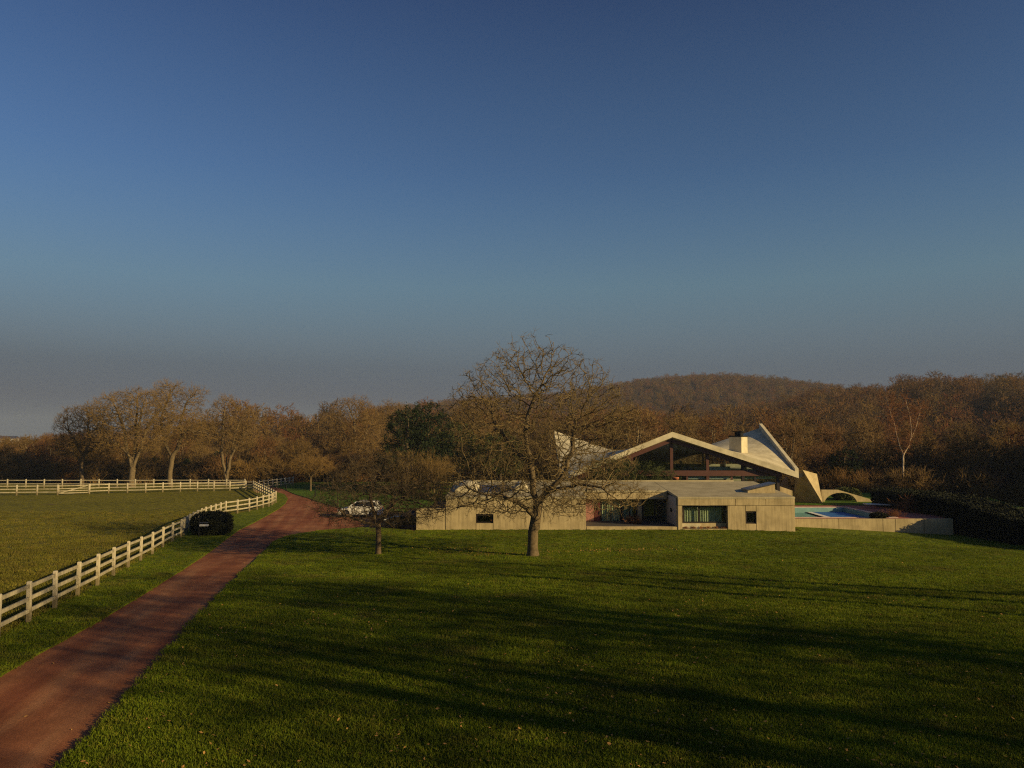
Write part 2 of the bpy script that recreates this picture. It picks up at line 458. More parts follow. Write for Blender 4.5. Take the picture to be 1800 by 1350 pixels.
# edge of the lawn along the drive and the forecourt
ledge = [(120, 1343), (167, 1294), (233, 1220), (288, 1158), (342, 1094), (389, 1043.6), (428, 1005), (474, 960), (484, 951), (505, 943), (537, 937), (571, 932.6), (630, 928), (664, 928), (701, 931), (728, 934.5)]
LE = [xy(G(*q)) for q in ledge]
d0 = Vector(LE[0]) - Vector(LE[2])
start = Vector(LE[0]) + d0.normalized() * 45
LAWN = [tuple(start)] + LE + [(-7.2, 61.0), (22.5, 61.0), (22.5, 64.6), (48, 64.6), (75, 60), (110, 20), (110, -30), (30, -32)]
lawn = sheet('lawn', LAWN, 1.3, 0.06, M['lawn'], 0.2)

# fence along the drive, and the far edge of the verge
fpix = [(50, 1098), (96, 1072.6), (136, 1051), (171, 1031.7), (199, 1015), (225, 999.7), (247, 987.7), (267.6, 976), (286, 964), (303, 954), (318, 946.6)]
fpix2 = [(396, 906.6), (417, 903.5), (438, 899.9), (451.5, 896.8), (462.3, 893.8), (472.3, 891.3), (478, 888.9), (481, 886.6), (485, 884.6)]
FA = [G(*q) for q in fpix]; FB = [G(*q) for q in fpix2]
# posts hidden behind the bush
mid = [FA[-1].lerp(FB[0], t) + Vector((-0.55 * math.sin(math.pi * t), 0, 0)) for t in (1/11, 2/11, 3/11, 4/11, 5/11, 6/11, 7/11, 8/11, 9/11, 10/11)]
step0 = FA[0] - FA[1]
PRE = [FA[0] + step0 * k for k in (8, 7, 6, 5, 4, 3, 2, 1)]
FENCE1 = PRE + FA + mid + FB
FC = G(485, 884.6); FD = G(445, 862.5)
NF = 11
FENCE2 = [FC.lerp(FD, i / NF) for i in range(1, NF + 1)]
FE = G(506, 854.5)
FENCE3 = [FD.lerp(FE, i / 8) + Vector((0.5, 0.9, 0)) for i in range(0, 9)]
for L_ in (FENCE1, FENCE2, FENCE3):
    for p in L_: p.z = g1(p.x, p.y) + 0.05

# verge: between the fence and the drive
vedge = [(-40, 1212), (0, 1190), (60, 1155), (161, 1100), (250, 1047), (320, 1003), (365, 973), (395, 950), (420, 932), (445, 920), (469, 907), (490, 895), (502, 885), (506, 877), (500, 869)]
VE = [xy(G(*q)) for q in vedge]
d1 = (Vector(VE[0]) - Vector(VE[2])).normalized()
VS = Vector(VE[0]) + d1 * 40
far_v = xy(G(470, 861.5))
VERGE = [tuple(VS)] + VE + [far_v] + [(p.x - 0.12, p.y) for p in reversed(FENCE1 + FENCE2[:8])] + [(VS.x - 5.2, VS.y)]
verge = sheet('grass_verge', VERGE, 1.5, 0.05, M['lawn'], 0.2)
PASTURE = [(p.x - 0.12, p.y) for p in FENCE1 + FENCE2] + [(-36, 121), (-140, 121), (-140, -25), (FENCE1[0].x - 0.5, FENCE1[0].y - 8)]
pasture = sheet('pasture', PASTURE, 2.0, 0.045, M['pasture'], 0.2)
# drive and forecourt: lies a little lower, its edges cut by the turf
drive = sheet('driveway', [(-40, 121), (-22, 121), (-15, 90), (2, 76), (2, 58), (-12, 40), (-3, 10), (6, -34), (-18, -34), (-16, 20), (-19, 50), (-30, 75), (-44, 100)], 2.0, 0.0, M['drive'])
# orchard turf behind the forecourt
OE = [xy(G(*q)) for q in [(478, 855.5), (497, 859.5), (518, 869), (540, 875.5), (557, 881), (575, 887), (592, 892.5)]]
orchard = sheet('orchard_lawn', OE + [(-14, 75.5), (-8, 73.6), (2, 73), (24, 75.3), (24, 84), (60, 84), (60, 92), (8, 126), (-38, 126)], 1.8, 0.055, M['orchard'], 0.2)

# ------------------------------------------------------------------ fences
POST_ME = None
def post_mesh():
    bm = bmesh.new()
    bmesh.ops.create_cube(bm, size=1.0)
    for v in bm.verts: v.co = Vector((v.co.x * 0.15, v.co.y * 0.13, 0.60 + v.co.z * 1.30))
    top = [f for f in bm.faces if f.normal.z > 0.9][0]
    r = bmesh.ops.inset_region(bm, faces=[top], thickness=0.035, depth=0.035)
    bmesh.ops.bevel(bm, geom=[e_ for e_ in bm.edges if abs(e_.verts[0].co.z - e_.verts[1].co.z) > 1], offset=0.012, segments=1, affect='EDGES')
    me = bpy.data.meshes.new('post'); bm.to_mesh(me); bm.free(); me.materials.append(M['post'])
    return me
def rail_mesh():
    bm = bmesh.new(); bmesh.ops.create_cube(bm, size=1.0)
    for v in bm.verts: v.co = Vector((v.co.x + 0.5, v.co.y * 0.05, v.co.z * 0.115))
    me = bpy.data.meshes.new('rail'); bm.to_mesh(me); bm.free(); me.materials.append(M['fence'])
    return me
POST_ME, RAIL_ME = post_mesh(), rail_mesh()

def build_fence(name, pts, label, heights=(0.38, 0.75, 1.13), post_h=1.0, skip=(), group=None, lean=0.024, first=True):
    base = pts[0]
    t = thing(name, label, 'fence', base, 0, group)
    rr = random.Random(len(pts) * 7)
    for i, p in enumerate(pts):
        a = pts[max(0, i - 1)]; b_ = pts[min(len(pts) - 1, i + 1)]
        ang = math.atan2((b_ - a).y, (b_ - a).x)
        if i or first:
            o = link('post', POST_ME, t, p - base)
            o.rotation_euler = (rr.uniform(-lean, lean), rr.uniform(-lean, lean), ang)
            o.scale = (1, 1, post_h)
        if i + 1 < len(pts) and i not in skip:
            q = pts[i + 1]; d = q - p
            for h in heights:
                r = link('rail', RAIL_ME, t)
                nrm = Vector((d.y, -d.x, 0)).normalized() * 0.045
                r.location = p - base + Vector((0, 0, h * post_h + rr.uniform(-0.012, 0.012))) + nrm * 0.0
                r.rotation_euler = (rr.uniform(-0.02, 0.02), -math.atan2(d.z, Vector((d.x, d.y)).length), math.atan2(d.y, d.x))
                r.scale = (d.length + 0.02, 1, 1)
    return t

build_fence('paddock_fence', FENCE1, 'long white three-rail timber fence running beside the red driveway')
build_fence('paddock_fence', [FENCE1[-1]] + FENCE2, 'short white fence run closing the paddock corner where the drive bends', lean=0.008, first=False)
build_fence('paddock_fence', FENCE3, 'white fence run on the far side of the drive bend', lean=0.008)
gpix = [(404, 863.6), (376, 864), (347, 864.4), (317, 865), (286, 866), (256, 867), (224, 867.5), (191, 867.8), (157, 869.3)]
FARA = [FENCE2[-1]] + [G(432, 862.4)] + [G(*q) for q in gpix]
FARB = [G(*q) for q in [(101, 871), (65, 871.2), (29, 871.6), (-6, 872), (-40, 872.4), (-75, 872.8), (-110, 873.2), (-145, 873.6)]]
for L_ in (FARA[1:], FARB):
    for p in L_: p.z = g1(p.x, p.y) + 0.045
build_fence('field_fence', FARA, 'white three-rail fence across the paddock between field gate and drive corner', lean=0.01, first=False)
build_fence('field_fence', FARB, 'white three-rail fence across the paddock left beyond the field gate post', lean=0.01)
trk = [Vector((x, 110.5 + 0.04 * x * 0.2, 0)) for x in np.arange(-86, -37.5, 2.55)]
for p in trk: p.z = g1(p.x, p.y) + 0.045
build_fence('track_fence', trk, 'low two-rail fence behind the paddock, at the foot of the tall trees', heights=(0.62, 1.10), lean=0.02)

# field gate
ga, gb = FARB[0], FARA[-1]
gt = thing('field_gate', 'pale timber field gate with a diagonal brace in the paddock fence', 'gate', ga)
gd = gb - ga
gs = ga + gd * 0.035; ge = ga + gd * 0.965
for h in (0.22, 0.50, 0.78, 1.12):
    bar('gate_bar', gs + Vector((0, 0, h)), ge + Vector((0, 0, h)), 0.05, 0.10, M['fence'], gt)
bar('gate_stile', gs + Vector((0, 0, 0.14)), gs + Vector((0, 0, 1.22)), 0.09, 0.07, M['fence'], gt)
bar('gate_stile', ge + Vector((0, 0, 0.14)), ge + Vector((0, 0, 1.22)), 0.09, 0.07, M['fence'], gt)
bar('diagonal_brace', gs + Vector((0.05, -0.055, 0.22)), ge + Vector((-0.05, -0.055, 1.10)), 0.04, 0.10, M['fence'], gt)
# ------------------------------------------------------------------ trees
class Tree:
    """skeleton grown towards points spread through the crown"""
    def __init__(self, seed):
        self.rng = np.random.default_rng(seed)
        self.P = []; self.par = []
    def add(self, p, parent):
        self.P.append(np.array(p, float)); self.par.append(parent); return len(self.P) - 1
    def colonize(self, A, step, infl, kill, trop=(0, 0, 0.1), iters=170, active=None, jitter=0.15):
        A = np.asarray(A, float)
        P = np.array(self.P)
        start = 0 if active is None else active
        D = np.full(len(A), 1e9); I = np.zeros(len(A), int)
        def upd(lo, hi):
            Q = np.array(self.P[lo:hi])
            d = np.linalg.norm(A[:, None] - Q[None], axis=2)
            j = d.argmin(1); dm = d[np.arange(len(A)), j]
            m_ = dm < D
            D[m_] = dm[m_]; I[m_] = j[m_] + lo
        upd(start, len(self.P))
        trop = np.array(trop)
        made = set()
        for it in range(iters):
            act = (D < infl)
            if not act.any():
                act = D < D.min() * 1.3 + 1e-6
            ids = I[act]
            if len(ids) == 0: break
            PP = np.array(self.P)
            v = A[act] - PP[ids]; v /= (np.linalg.norm(v, axis=1, keepdims=True) + 1e-9)
            uq, inv = np.unique(ids, return_inverse=True)
            s = np.zeros((len(uq), 3)); np.add.at(s, inv, v)
            s /= (np.linalg.norm(s, axis=1, keepdims=True) + 1e-9)
            s += trop + self.rng.normal(0, jitter, s.shape)
            s /= (np.linalg.norm(s, axis=1, keepdims=True) + 1e-9)
            lo = len(self.P)
            for k, i in enumerate(uq):
                q = PP[i] + s[k] * step
                key = (i, tuple(np.round(s[k] * 3).astype(int)))
                if key in made: continue
                made.add(key); self.add(q, int(i))
            if len(self.P) == lo: break
            upd(lo, len(self.P))
            live = D > kill
            if not live.any(): break
            A = A[live]; D = D[live]; I = I[live]
            if len(A) < 3: break
    def finish(self, tip, expo=2.3, base=None):
        n = len(self.P)
        P = np.array(self.P); par = np.array(self.par)
        acc = np.zeros(n); kids = [[] for _ in range(n)]
        for i in range(n - 1, 0, -1):
            if acc[i] == 0: acc[i] = tip ** expo
            acc[par[i]] += acc[i] + (tip * 0.35) ** expo
            kids[par[i]].append(i)
        if acc[0] == 0: acc[0] = tip ** expo
        r = acc ** (1 / expo)
        if base: r = tip + (r - tip) * (base - tip) / max(1e-6, r[0] - tip)
        self.Pn, self.r, self.kids, self.parn = P, r, kids, par
        return self

def ring_mesh(P, par, r, kids, sel, sides, maxr=None):
    """frustum per edge (parent -> node) for nodes in sel"""
    sel = np.asarray(sel, int)
    if len(sel) == 0: return np.zeros((0, 3)), np.zeros((0, 4), int)
    a = P[par[sel]]; b_ = P[sel]
    d = b_ - a; ln = np.linalg.norm(d, axis=1, keepdims=True); d = d / (ln + 1e-9)
    # does the node continue the thickest child of its parent?
    main = np.zeros(len(P), int) - 1
    for i, k in enumerate(kids):
        if k: main[i] = max(k, key=lambda j: r[j])
    r1 = r[sel]; cont = main[par[sel]] == sel
    r0 = np.where(cont, np.minimum(r[par[sel]], r1 * 1.6), np.minimum(r[par[sel]], r1 * 1.15))
    # direction at both ends blended with the neighbours, so that bends close
    nd = np.zeros_like(P)
    nd[sel] = d
    d0 = np.where((cont & (np.linalg.norm(nd[par[sel]], axis=1) > 0.5))[:, None], d + nd[par[sel]], d)
    mc = main[sel]
    d1 = np.where(((mc >= 0))[:, None], d + nd[np.maximum(mc, 0)], d)
    def frame(dd):
        dd = dd / (np.linalg.norm(dd, axis=1, keepdims=True) + 1e-9)
        ref = np.tile(np.array([0.31, 0.85, 0.42]), (len(dd), 1))
        u = np.cross(dd, ref); u /= (np.linalg.norm(u, axis=1, keepdims=True) + 1e-9)
        w = np.cross(dd, u)
        return u, w
    ang = np.arange(sides) * 2 * math.pi / sides
    ca, sa = np.cos(ang)[None, :, None], np.sin(ang)[None, :, None]
    u0, w0 = frame(d0); u1, w1 = frame(d1)
    R0 = a[:, None] + r0[:, None, None] * (u0[:, None] * ca + w0[:, None] * sa)
    R1 = b_[:, None] + r1[:, None, None] * (u1[:, None] * ca + w1[:, None] * sa)
    V = np.concatenate([R0, R1], 1).reshape(-1, 3)
    base = (np.arange(len(sel)) * 2 * sides)[:, None]
    k = np.arange(sides)[None]; k2 = (k + 1) % sides
    F = np.stack([base + k, base + k2, base + sides + k2, base + sides + k], -1).reshape(-1, 4)
    return V, F

def twig_mesh(starts, dirs, lens, r0, rng, bend=0.35, segs=2):
    """thin three-sided twigs, bent on the way"""
    n = len(starts)
    if n == 0: return np.zeros((0, 3)), np.zeros((0, 4), int)
    pts = [starts]; d = dirs / (np.linalg.norm(dirs, axis=1, keepdims=True) + 1e-9)
    for s in range(segs):
        d = d + rng.normal(0, bend, d.shape); d /= (np.linalg.norm(d, axis=1, keepdims=True) + 1e-9)
        pts.append(pts[-1] + d * (lens / segs)[:, None])
    rr = np.linspace(1.0, 0.35, segs + 1)
    u = np.cross(d, np.array([0.3, 0.2, 0.9])); u /= (np.linalg.norm(u, axis=1, keepdims=True) + 1e-9)
    w = np.cross(d, u)
    rings = []
    for s in range(segs + 1):
        for a in (0, 2.094, 4.189):
            rings.append(pts[s] + (u * math.cos(a) + w * math.sin(a)) * (r0 * rr[s])[:, None])
    V = np.stack(rings, 1).reshape(-1, 3)
    m_ = 3 * (segs + 1)
    base = (np.arange(n) * m_)[:, None]
    F = []
    for s in range(segs):
        for k in range(3):
            k2 = (k + 1) % 3
            F.append(np.concatenate([base + s * 3 + k, base + s * 3 + k2, base + s * 3 + 3 + k2, base + s * 3 + 3 + k], 1))
    return V, np.concatenate(F, 0), pts[1], d

def np_mesh2(name, V, F, m0, m1, k):
    me = np_mesh(name, V, F, m0, True); me.materials.append(m1)
    mi = np.ones(len(F), np.int32); mi[:k] = 0
    me.polygons.foreach_set('material_index', mi)
    return me

def join(parts):
    Vs, Fs, o = [], [], 0
    for V, F in parts:
        if len(V) == 0: continue
        Vs.append(V); Fs.append(F + o); o += len(V)
    return np.concatenate(Vs), np.concatenate(Fs)

def bare_tree(seed, trunk, A, step, infl, kill, tip, base, twig_n=2.0, twig_len=(0.3, 0.8), twig_r=0.009, trunk_top=None,
              trop=(0, 0, 0.1), thin=2.2, up=0.35, sub=True, jitter=0.15, expo=2.3, sides=(9, 6, 4)):
    """trunk: list of chains of points, the first from the ground. Returns (trunk V,F), (crown V,F)"""
    t = Tree(seed); rng = t.rng
    for ci, ch in enumerate(trunk):
        if ci == 0:
            last = t.add(ch[0], 0); t.par[0] = 0
        else:
            dd = [np.linalg.norm(np.array(ch[0]) - p) for p in t.P]
            last = int(np.argmin(dd))
        for p in ch[1:]: last = t.add(p, last)
    n_trunk = len(trunk[0])
    t.colonize(A, step, infl, kill, trop, active=max(0, n_trunk - 1), jitter=jitter)
    t.finish(tip, expo, base)
    P, par, r, kids = t.Pn, t.parn, t.r, t.kids
    # root flare
    n = len(P)
    allid = np.arange(1, n)
    tr = allid[allid < n_trunk]; cr = allid[allid >= n_trunk]
    rf = r.copy(); rf[0] = r[0] * 1.32
    if n_trunk > 2: rf[1] = r[1] * 1.08
    tV = ring_mesh(P, par, rf, kids, tr, sides[0] + 3)
    big = cr[r[cr] > base * 0.30]; midr = cr[(r[cr] <= base * 0.30) & (r[cr] > tip * 2.5)]; small = cr[r[cr] <= tip * 2.5]
    parts = [ring_mesh(P, par, r, kids, big, sides[0]), ring_mesh(P, par, r, kids, midr, sides[1]), ring_mesh(P, par, r, kids, small, sides[2])]
    # twigs
    th = np.where((r < tip * thin) & (np.arange(n) >= n_trunk))[0]
    if twig_n > 0 and len(th):
        reps = rng.poisson(twig_n, len(th)); src = np.repeat(th, reps)
        d = P[src] - P[par[src]]; d /= (np.linalg.norm(d, axis=1, keepdims=True) + 1e-9)
        dirs = d + rng.normal(0, 0.75, d.shape) + np.array([0, 0, up])
        ln = rng.uniform(twig_len[0], twig_len[1], len(src))
        rr = np.full(len(src), twig_r)
        V, F, midp, dd = twig_mesh(P[src], dirs, ln, rr, rng)
        parts.append((V, F))
        if sub:
            k = 2
            s2 = np.repeat(midp, k, 0); d2 = np.repeat(dd, k, 0) + rng.normal(0, 0.7, (len(s2), 3)) + np.array([0, 0, up])
            l2 = np.repeat(ln, k) * rng.uniform(0.35, 0.7, len(s2))
            V, F, _, _ = twig_mesh(s2, d2, l2, np.full(len(s2), twig_r * 0.75), rng)
            parts.append((V, F))
    j = join(parts)
    return tV, (j[0], j[1], sum(len(q[1]) for q in parts[:2]))

def in_ellipsoids(rng, n, ells, inner=0.0, power=2.0):
    """points inside a union of (cx,cy,cz,rx,ry,rz)"""
    out = []
    vol = np.array([e_[3] * e_[4] * e_[5] for e_ in ells]); vol = vol / vol.sum()
    while len(out) < n:
        e_ = ells[rng.choice(len(ells), p=vol)]
        q = rng.uniform(-1, 1, 3)
        s = (abs(q) ** power).sum()
        if s > 1 or s < inner: continue
        out.append((e_[0] + q[0] * e_[3], e_[1] + q[1] * e_[4], e_[2] + q[2] * e_[5]))
    return np.array(out)

def tree_meshes(name, tv, cv, bark, twig):
    tm = np_mesh(name + '_trunk', tv[0], tv[1], bark, True)
    cm = np_mesh2(name + '_crown', cv[0], cv[1], bark, twig, cv[2])
    return tm, cm

def plant(name, meshes, p, label, group=None, rz=0.0, sc=1.0, cat='tree', parts=('trunk', 'crown')):
    t = thing(name, label, cat, p, rz, group)
    t.scale = (sc, sc, sc) if not hasattr(sc, '__len__') else sc
    for nm, me in zip(parts, meshes): link(nm, me, t)
    return t

def polyline(pts, n, rng, wob=0.04):
    """smooth resampled chain through a few points"""
    pts = [np.array(p, float) for p in pts]
    out = []
    seg = len(pts) - 1
    for i in range(seg):
        k = max(1, int(round(np.linalg.norm(pts[i + 1] - pts[i]) / n)))
        for j in range(k):
            t = j / k
            p0 = pts[max(0, i - 1)]; p1 = pts[i]; p2 = pts[i + 1]; p3 = pts[min(seg, i + 2)]
            q = 0.5 * ((2 * p1) + (-p0 + p2) * t + (2 * p0 - 5 * p1 + 4 * p2 - p3) * t * t + (-p0 + 3 * p1 - 3 * p2 + p3) * t ** 3)
            out.append(q + (rng.normal(0, wob, 3) if (i or j) else 0))
    out.append(pts[-1]); return out

# ---- the big tree on the lawn
MT = G(937, 979)
rng = np.random.default_rng(11)
trunk = [polyline([(0, 0, 0), (-0.02, 0, 0.35), (0.02, 0, 1.4), (0.22, 0, 2.5), (0.30, 0.05, 3.0)], 0.35, rng, 0.012),
         polyline([(0.30, 0.05, 3.0), (0.02, 0.2, 4.0), (-0.15, 0.3, 5.4), (-0.45, 0.2, 7.2), (0.15, 0.1, 9.2)], 0.4, rng),
         polyline([(0.30, 0.05, 3.0), (0.85, -0.2, 3.7), (1.7, -0.5, 4.7), (2.2, -0.5, 6.2), (2.4, -0.4, 7.6)], 0.4, rng),
         polyline([(0.1, 0.0, 2.2), (-0.6, -0.6, 2.9), (-1.7, -1.4, 3.5), (-2.9, -1.7, 3.7)], 0.4, rng),
         polyline([(0.30, 0.05, 3.0), (0.9, 1.0, 3.5), (1.6, 2.4, 4.3), (2.0, 3.2, 5.4)], 0.4, rng),
         polyline([(-0.15, 0.3, 5.2), (-1.2, 0.8, 6.2), (-2.2, 1.2, 7.6)], 0.4, rng),
         polyline([(0.85, -0.2, 3.7), (2.4, -1.3, 4.1), (3.7, -1.8, 4.0)], 0.4, rng)]
A = in_ellipsoids(rng, 6400, [(0.25, 0, 7.6, 5.2, 5.0, 4.5), (0.1, 0, 9.0, 2.7, 2.7, 3.7), (0.4, 0, 4.6, 5.8, 5.4, 2.1), (2.9, 0, 8.6, 2.5, 3, 2.0), (-2.8, 0, 8.4, 2.2, 3, 2.3), (4.0, 0, 7.2, 2.4, 2.6, 2.6)], 0.0, 2.3)
# lower branches hang down
A2 = in_ellipsoids(rng, 1100, [(0.4, 0, 3.4, 6.7, 5.8, 1.3)], 0.35, 2.0)
A = np.concatenate([A, A2])
tv, cv = bare_tree(21, trunk, A, 0.23, 1.5, 0.33, 0.0135, 0.295, twig_n=0.95, twig_len=(0.25, 0.62), twig_r=0.0115, trop=(0, 0, 0.06), thin=1.9, up=0.25, jitter=0.17, expo=2.0)
plant('bare_tree', tree_meshes('walnut', tv, cv, BARK, TWIG), MT, 'large bare spreading tree standing alone on the lawn before the house')

# ---- small dark tree to its left
DT = G(665, 976.5)
rng = np.random.default_rng(5)
trunk = [polyline([(0, 0, 0), (0.0, 0, 0.8), (-0.03, 0, 1.75)], 0.3, rng, 0.01),
         polyline([(-0.03, 0, 1.75), (-0.35, 0.2, 2.5), (-0.5, 0.3, 3.4), (-0.1, 0.2, 4.4)], 0.3, rng),
         polyline([(-0.03, 0, 1.75), (0.55, -0.2, 2.5), (1.2, -0.3, 3.2)], 0.3, rng),
         polyline([(-0.03, 0, 1.7), (-1.0, -0.5, 2.0), (-1.9, -0.8, 2.5)], 0.3, rng),
         polyline([(-0.03, 0, 1.75), (0.3, 0.9, 2.5), (0.6, 1.7, 3.0)], 0.3, rng)]
A = in_ellipsoids(rng, 4200, [(0.2, 0, 3.2, 4.3, 3.5, 1.8), (0.2, 0, 4.3, 2.8, 2.5, 1.6)], 0.05, 2.2)
tv, cv = bare_tree(31, trunk, A, 0.2, 1.2, 0.27, 0.009, 0.155, twig_n=1.2, twig_len=(0.25, 0.7), twig_r=0.0085, trop=(0, 0, 0.05), up=0.3, jitter=0.28)
plant('bare_tree', tree_meshes('apple', tv, cv, DBARK, DTWIG), DT, 'small dark twiggy tree with thin trunk on the lawn before the parked cars')

# ---- the tall trees of the paddock
def tall_tree(seed, stems, ells, npts, base, bark=BARK, twig=GOLD, step=0.4, tip=0.020, twl=(0.5, 1.2), tr=0.018):
    rng = np.random.default_rng(seed)
    tk = [polyline(s, 0.6, rng, 0.05) for s in stems]
    A = in_ellipsoids(rng, npts * 4, ells, 0.0, 2.2)
    tv, cv = bare_tree(seed, tk, A, step, 2.6, 0.5, tip, base, twig_n=2.2, twig_len=twl, twig_r=tr, trop=(0, 0, 0.12), up=0.4, jitter=0.2, sides=(8, 5, 3))
    return tree_meshes('tall', tv, cv, bark, twig)
p = G(231, 857)
plant('bare_tree', tall_tree(41, [[(0, 0, 0), (0, 0, 1.5), (0.1, 0, 2.6)], [(0.1, 0, 2.6), (-0.9, 0, 5.5), (-1.5, .2, 8.5), (-2.6, .3, 11)], [(0.1, 0, 2.6), (0.1, .5, 6), (0.2, .4, 9.5), (0.3, .3, 12)], [(0.1, 0, 2.6), (1.1, 0, 5.5), (1.9, 0, 8.2), (3.2, 0.2, 10.6)], [(0, 0, 4), (-2, -.5, 6.2), (-4, -.6, 6.8)], [(0.1, .5, 6), (0.9, -.3, 8.5), (1.4, -.2, 11.5)]],
    [(0, 0, 10.6, 6.6, 4.5, 3.4), (-0.5, 0, 7.0, 5.5, 4, 2.6)], 900, 0.42), p, 'broad many-stemmed golden bare tree behind the paddock fence', rz=0)
p = G(299, 853.8)
plant('bare_tree', tall_tree(42, [[(0, 0, 0), (-0.1, 0, 1.6), (0.2, 0, 4.2)], [(0.2, 0, 4.2), (-1.0, 0, 6.5), (-1.6, 0, 10), (-0.6, 0, 13)], [(0.2, 0, 4.2), (1.3, 0, 6.5), (1.2, .2, 9.5), (2.2, 0, 12.5)], [(1.3, 0, 6.5), (2.5, -.4, 8.3), (3.6, -.5, 8.0)], [(-0.6, 0, 13), (-0.4, 0, 14.5)]],
    [(-0.8, 0, 13.3, 2.5, 2.3, 2.4), (2.9, 0, 13.0, 2.3, 2.2, 1.9), (0.8, 0, 9.0, 4.2, 3.3, 2.4), (4.0, 0, 7.5, 3.2, 2.8, 2.2)], 800, 0.36), p, 'tallest bare tree in the paddock, with a lopsided twin crown', rz=0)
p = G(398, 852.5)
plant('bare_tree', tall_tree(43, [[(0, 0, 0), (0, 0, 0.5), (0.02, 0, 0.9)], [(0.02, 0, .9), (-0.7, 0, 4), (-0.8, 0, 8), (-0.6, 0, 11)], [(0.02, 0, .9), (-0.2, .3, 4), (0.1, .3, 8)], [(0.02, 0, .9), (0.5, 0, 4), (1.0, 0, 7), (1.8, 0, 9.5)], [(0.5, 0, 4), (1.5, 0, 6), (3.0, 0, 8.0)], [(-0.8, 0, 8), (-2.0, 0, 8.8), (-3.3, 0, 9.2)]],
    [(-0.6, 0, 11.3, 2.0, 2.0, 2.2), (2.4, 0, 9.2, 2.4, 2.2, 2.6), (-2.3, 0, 9.4, 1.9, 1.8, 1.5), (1.5, 0, 7, 3.2, 2.5, 1.8)], 750, 0.30), p, 'bare tree with a sheaf of pale slender stems near the drive corner', rz=0)
p = G(143, 853.5)
plant('bare_tree', tall_tree(44, [[(0, 0, 0), (0, 0, 2), (0.1, 0, 4.2)], [(0.1, 0, 4.2), (-0.8, 0, 6), (-2.0, 0, 8)], [(0.1, 0, 4.2), (0.6, .5, 6.5), (0.4, .5, 9)], [(0, 0, 3.5), (-1.8, -.4, 5), (-3.8, -.4, 5.2)], [(0.1, 0, 4.2), (1.8, 0, 6), (3, 0, 7)]],
    [(0, 0, 8.3, 4.2, 3.8, 3.7), (0, 0, 5.8, 4.8, 3.8, 2.0)], 800, 0.32, bark=DBARK, twig=WTWIG), p, 'dark-trunked round-crowned bare tree standing behind the field gate', rz=0)
# ---- leaf and needle clumps
def blades(C, N_, rng, length, width, spread_, up=0.0, dirs=None):
    """flat pointed leaves (two-triangle quads) scattered round centres C; N_ per centre"""
    c = np.repeat(C, N_, 0); n = len(c)
    c = c + rng.normal(0, spread_, (n, 3))
    d = rng.normal(0, 1, (n, 3)) + np.array([0, 0, up])
    if dirs is not None: d = d * 0.6 + np.repeat(dirs, N_, 0)
    d /= np.linalg.norm(d, axis=1, keepdims=True)
    s = np.cross(d, rng.normal(0, 1, (n, 3))); s /= (np.linalg.norm(s, axis=1, keepdims=True) + 1e-9)
    L_ = (length * rng.uniform(0.6, 1.3, n))[:, None]; w = (width * rng.uniform(0.7, 1.3, n))[:, None]
    V = np.stack([c, c + d * L_ * 0.5 + s * w, c + d * L_, c + d * L_ * 0.5 - s * w], 1).reshape(-1, 3)
    F = np.arange(4 * n).reshape(n, 4)
    return V, F

def conifer(seed, ells, npts, h, base, needle=NEEDLE, length=0.35, width=0.05, per=16, droop=0.0):
    rng = np.random.default_rng(seed)
    tk = [polyline([(0, 0, 0), (0, 0, h * 0.5), (0.1, 0, h * 0.85)], 0.6, rng, 0.03)]
    A = in_ellipsoids(rng, npts, ells, 0.25, 2.0)
    t = Tree(seed)
    last = t.add(tk[0][0], 0)
    for q in tk[0][1:]: last = t.add(q, last)
    t.colonize(A, 0.5, 3.0, 0.55, (0, 0, 0.05 - droop), active=2)
    t.finish(0.02, 2.2, base)
    P, par, r, kids = t.Pn, t.parn, t.r, t.kids
    n = len(P); ids = np.arange(1, n)
    tr = ids[ids < len(tk[0])]; cr = ids[ids >= len(tk[0])]
    T = ring_mesh(P, par, r, kids, tr, 8)
    B = ring_mesh(P, par, r, kids, cr, 4)
    out = P[cr][r[cr] < 0.06]
    dirs = (P[cr] - P[par[cr]])[r[cr] < 0.06]; dirs /= (np.linalg.norm(dirs, axis=1, keepdims=True) + 1e-9)
    V = blades(out, per, rng, length, width, 0.20, 0.3 - droop * 3, dirs)
    tm = np_mesh('conifer_trunk', T[0], T[1], DBARK, True)
    jv = join([B, V])
    cm = np_mesh('conifer_crown', jv[0], jv[1], needle)
    return tm, cm

def onland(u, v, Y=None, dz=0.0):
    if Y is None: p = G(u, v)
    else:
        p = at(u, 800, Y)
    p.z = g1(p.x, p.y) + dz
    return p

# the pine group beside the house
pz = lambda u, Y: onland(u, 0, Y)
plant('pine_tree', conifer(61, [(0, 0, 7.0, 3.3, 3.0, 4.6), (-0.6, 0, 4.2, 3.8, 3.2, 3.0)], 520, 11.3, 0.26, per=26), pz(716, 104), 'rounded dark green pine left of its taller twin beyond the cars')
plant('pine_tree', conifer(62, [(0, 0, 7.6, 3.4, 3.0, 4.6), (0.5, 0, 4.6, 4.0, 3.2, 3.2)], 560, 12.0, 0.28, per=26), pz(752, 106), 'taller dark green pine beyond the cars')
plant('pine_tree', conifer(63, [(0, 0, 5.6, 3.2, 2.6, 3.6)], 360, 9.0, 0.22, NEEDLE2, per=24), pz(805, 108), 'lower olive green pine behind the left end of the house')
plant('pine_tree', conifer(64, [(0, 0, 5.0, 3.6, 2.6, 3.0)], 340, 7.5, 0.22, NEEDLE2, per=24), pz(880, 104), 'squat olive green pine behind the house roof and the big tree')
plant('pine_tree', conifer(65, [(0, 0, 3.6, 2.4, 2.2, 3.6)], 300, 7.0, 0.2, per=24), pz(1483, 101), 'dark dense conifer standing behind the arched pool wall')
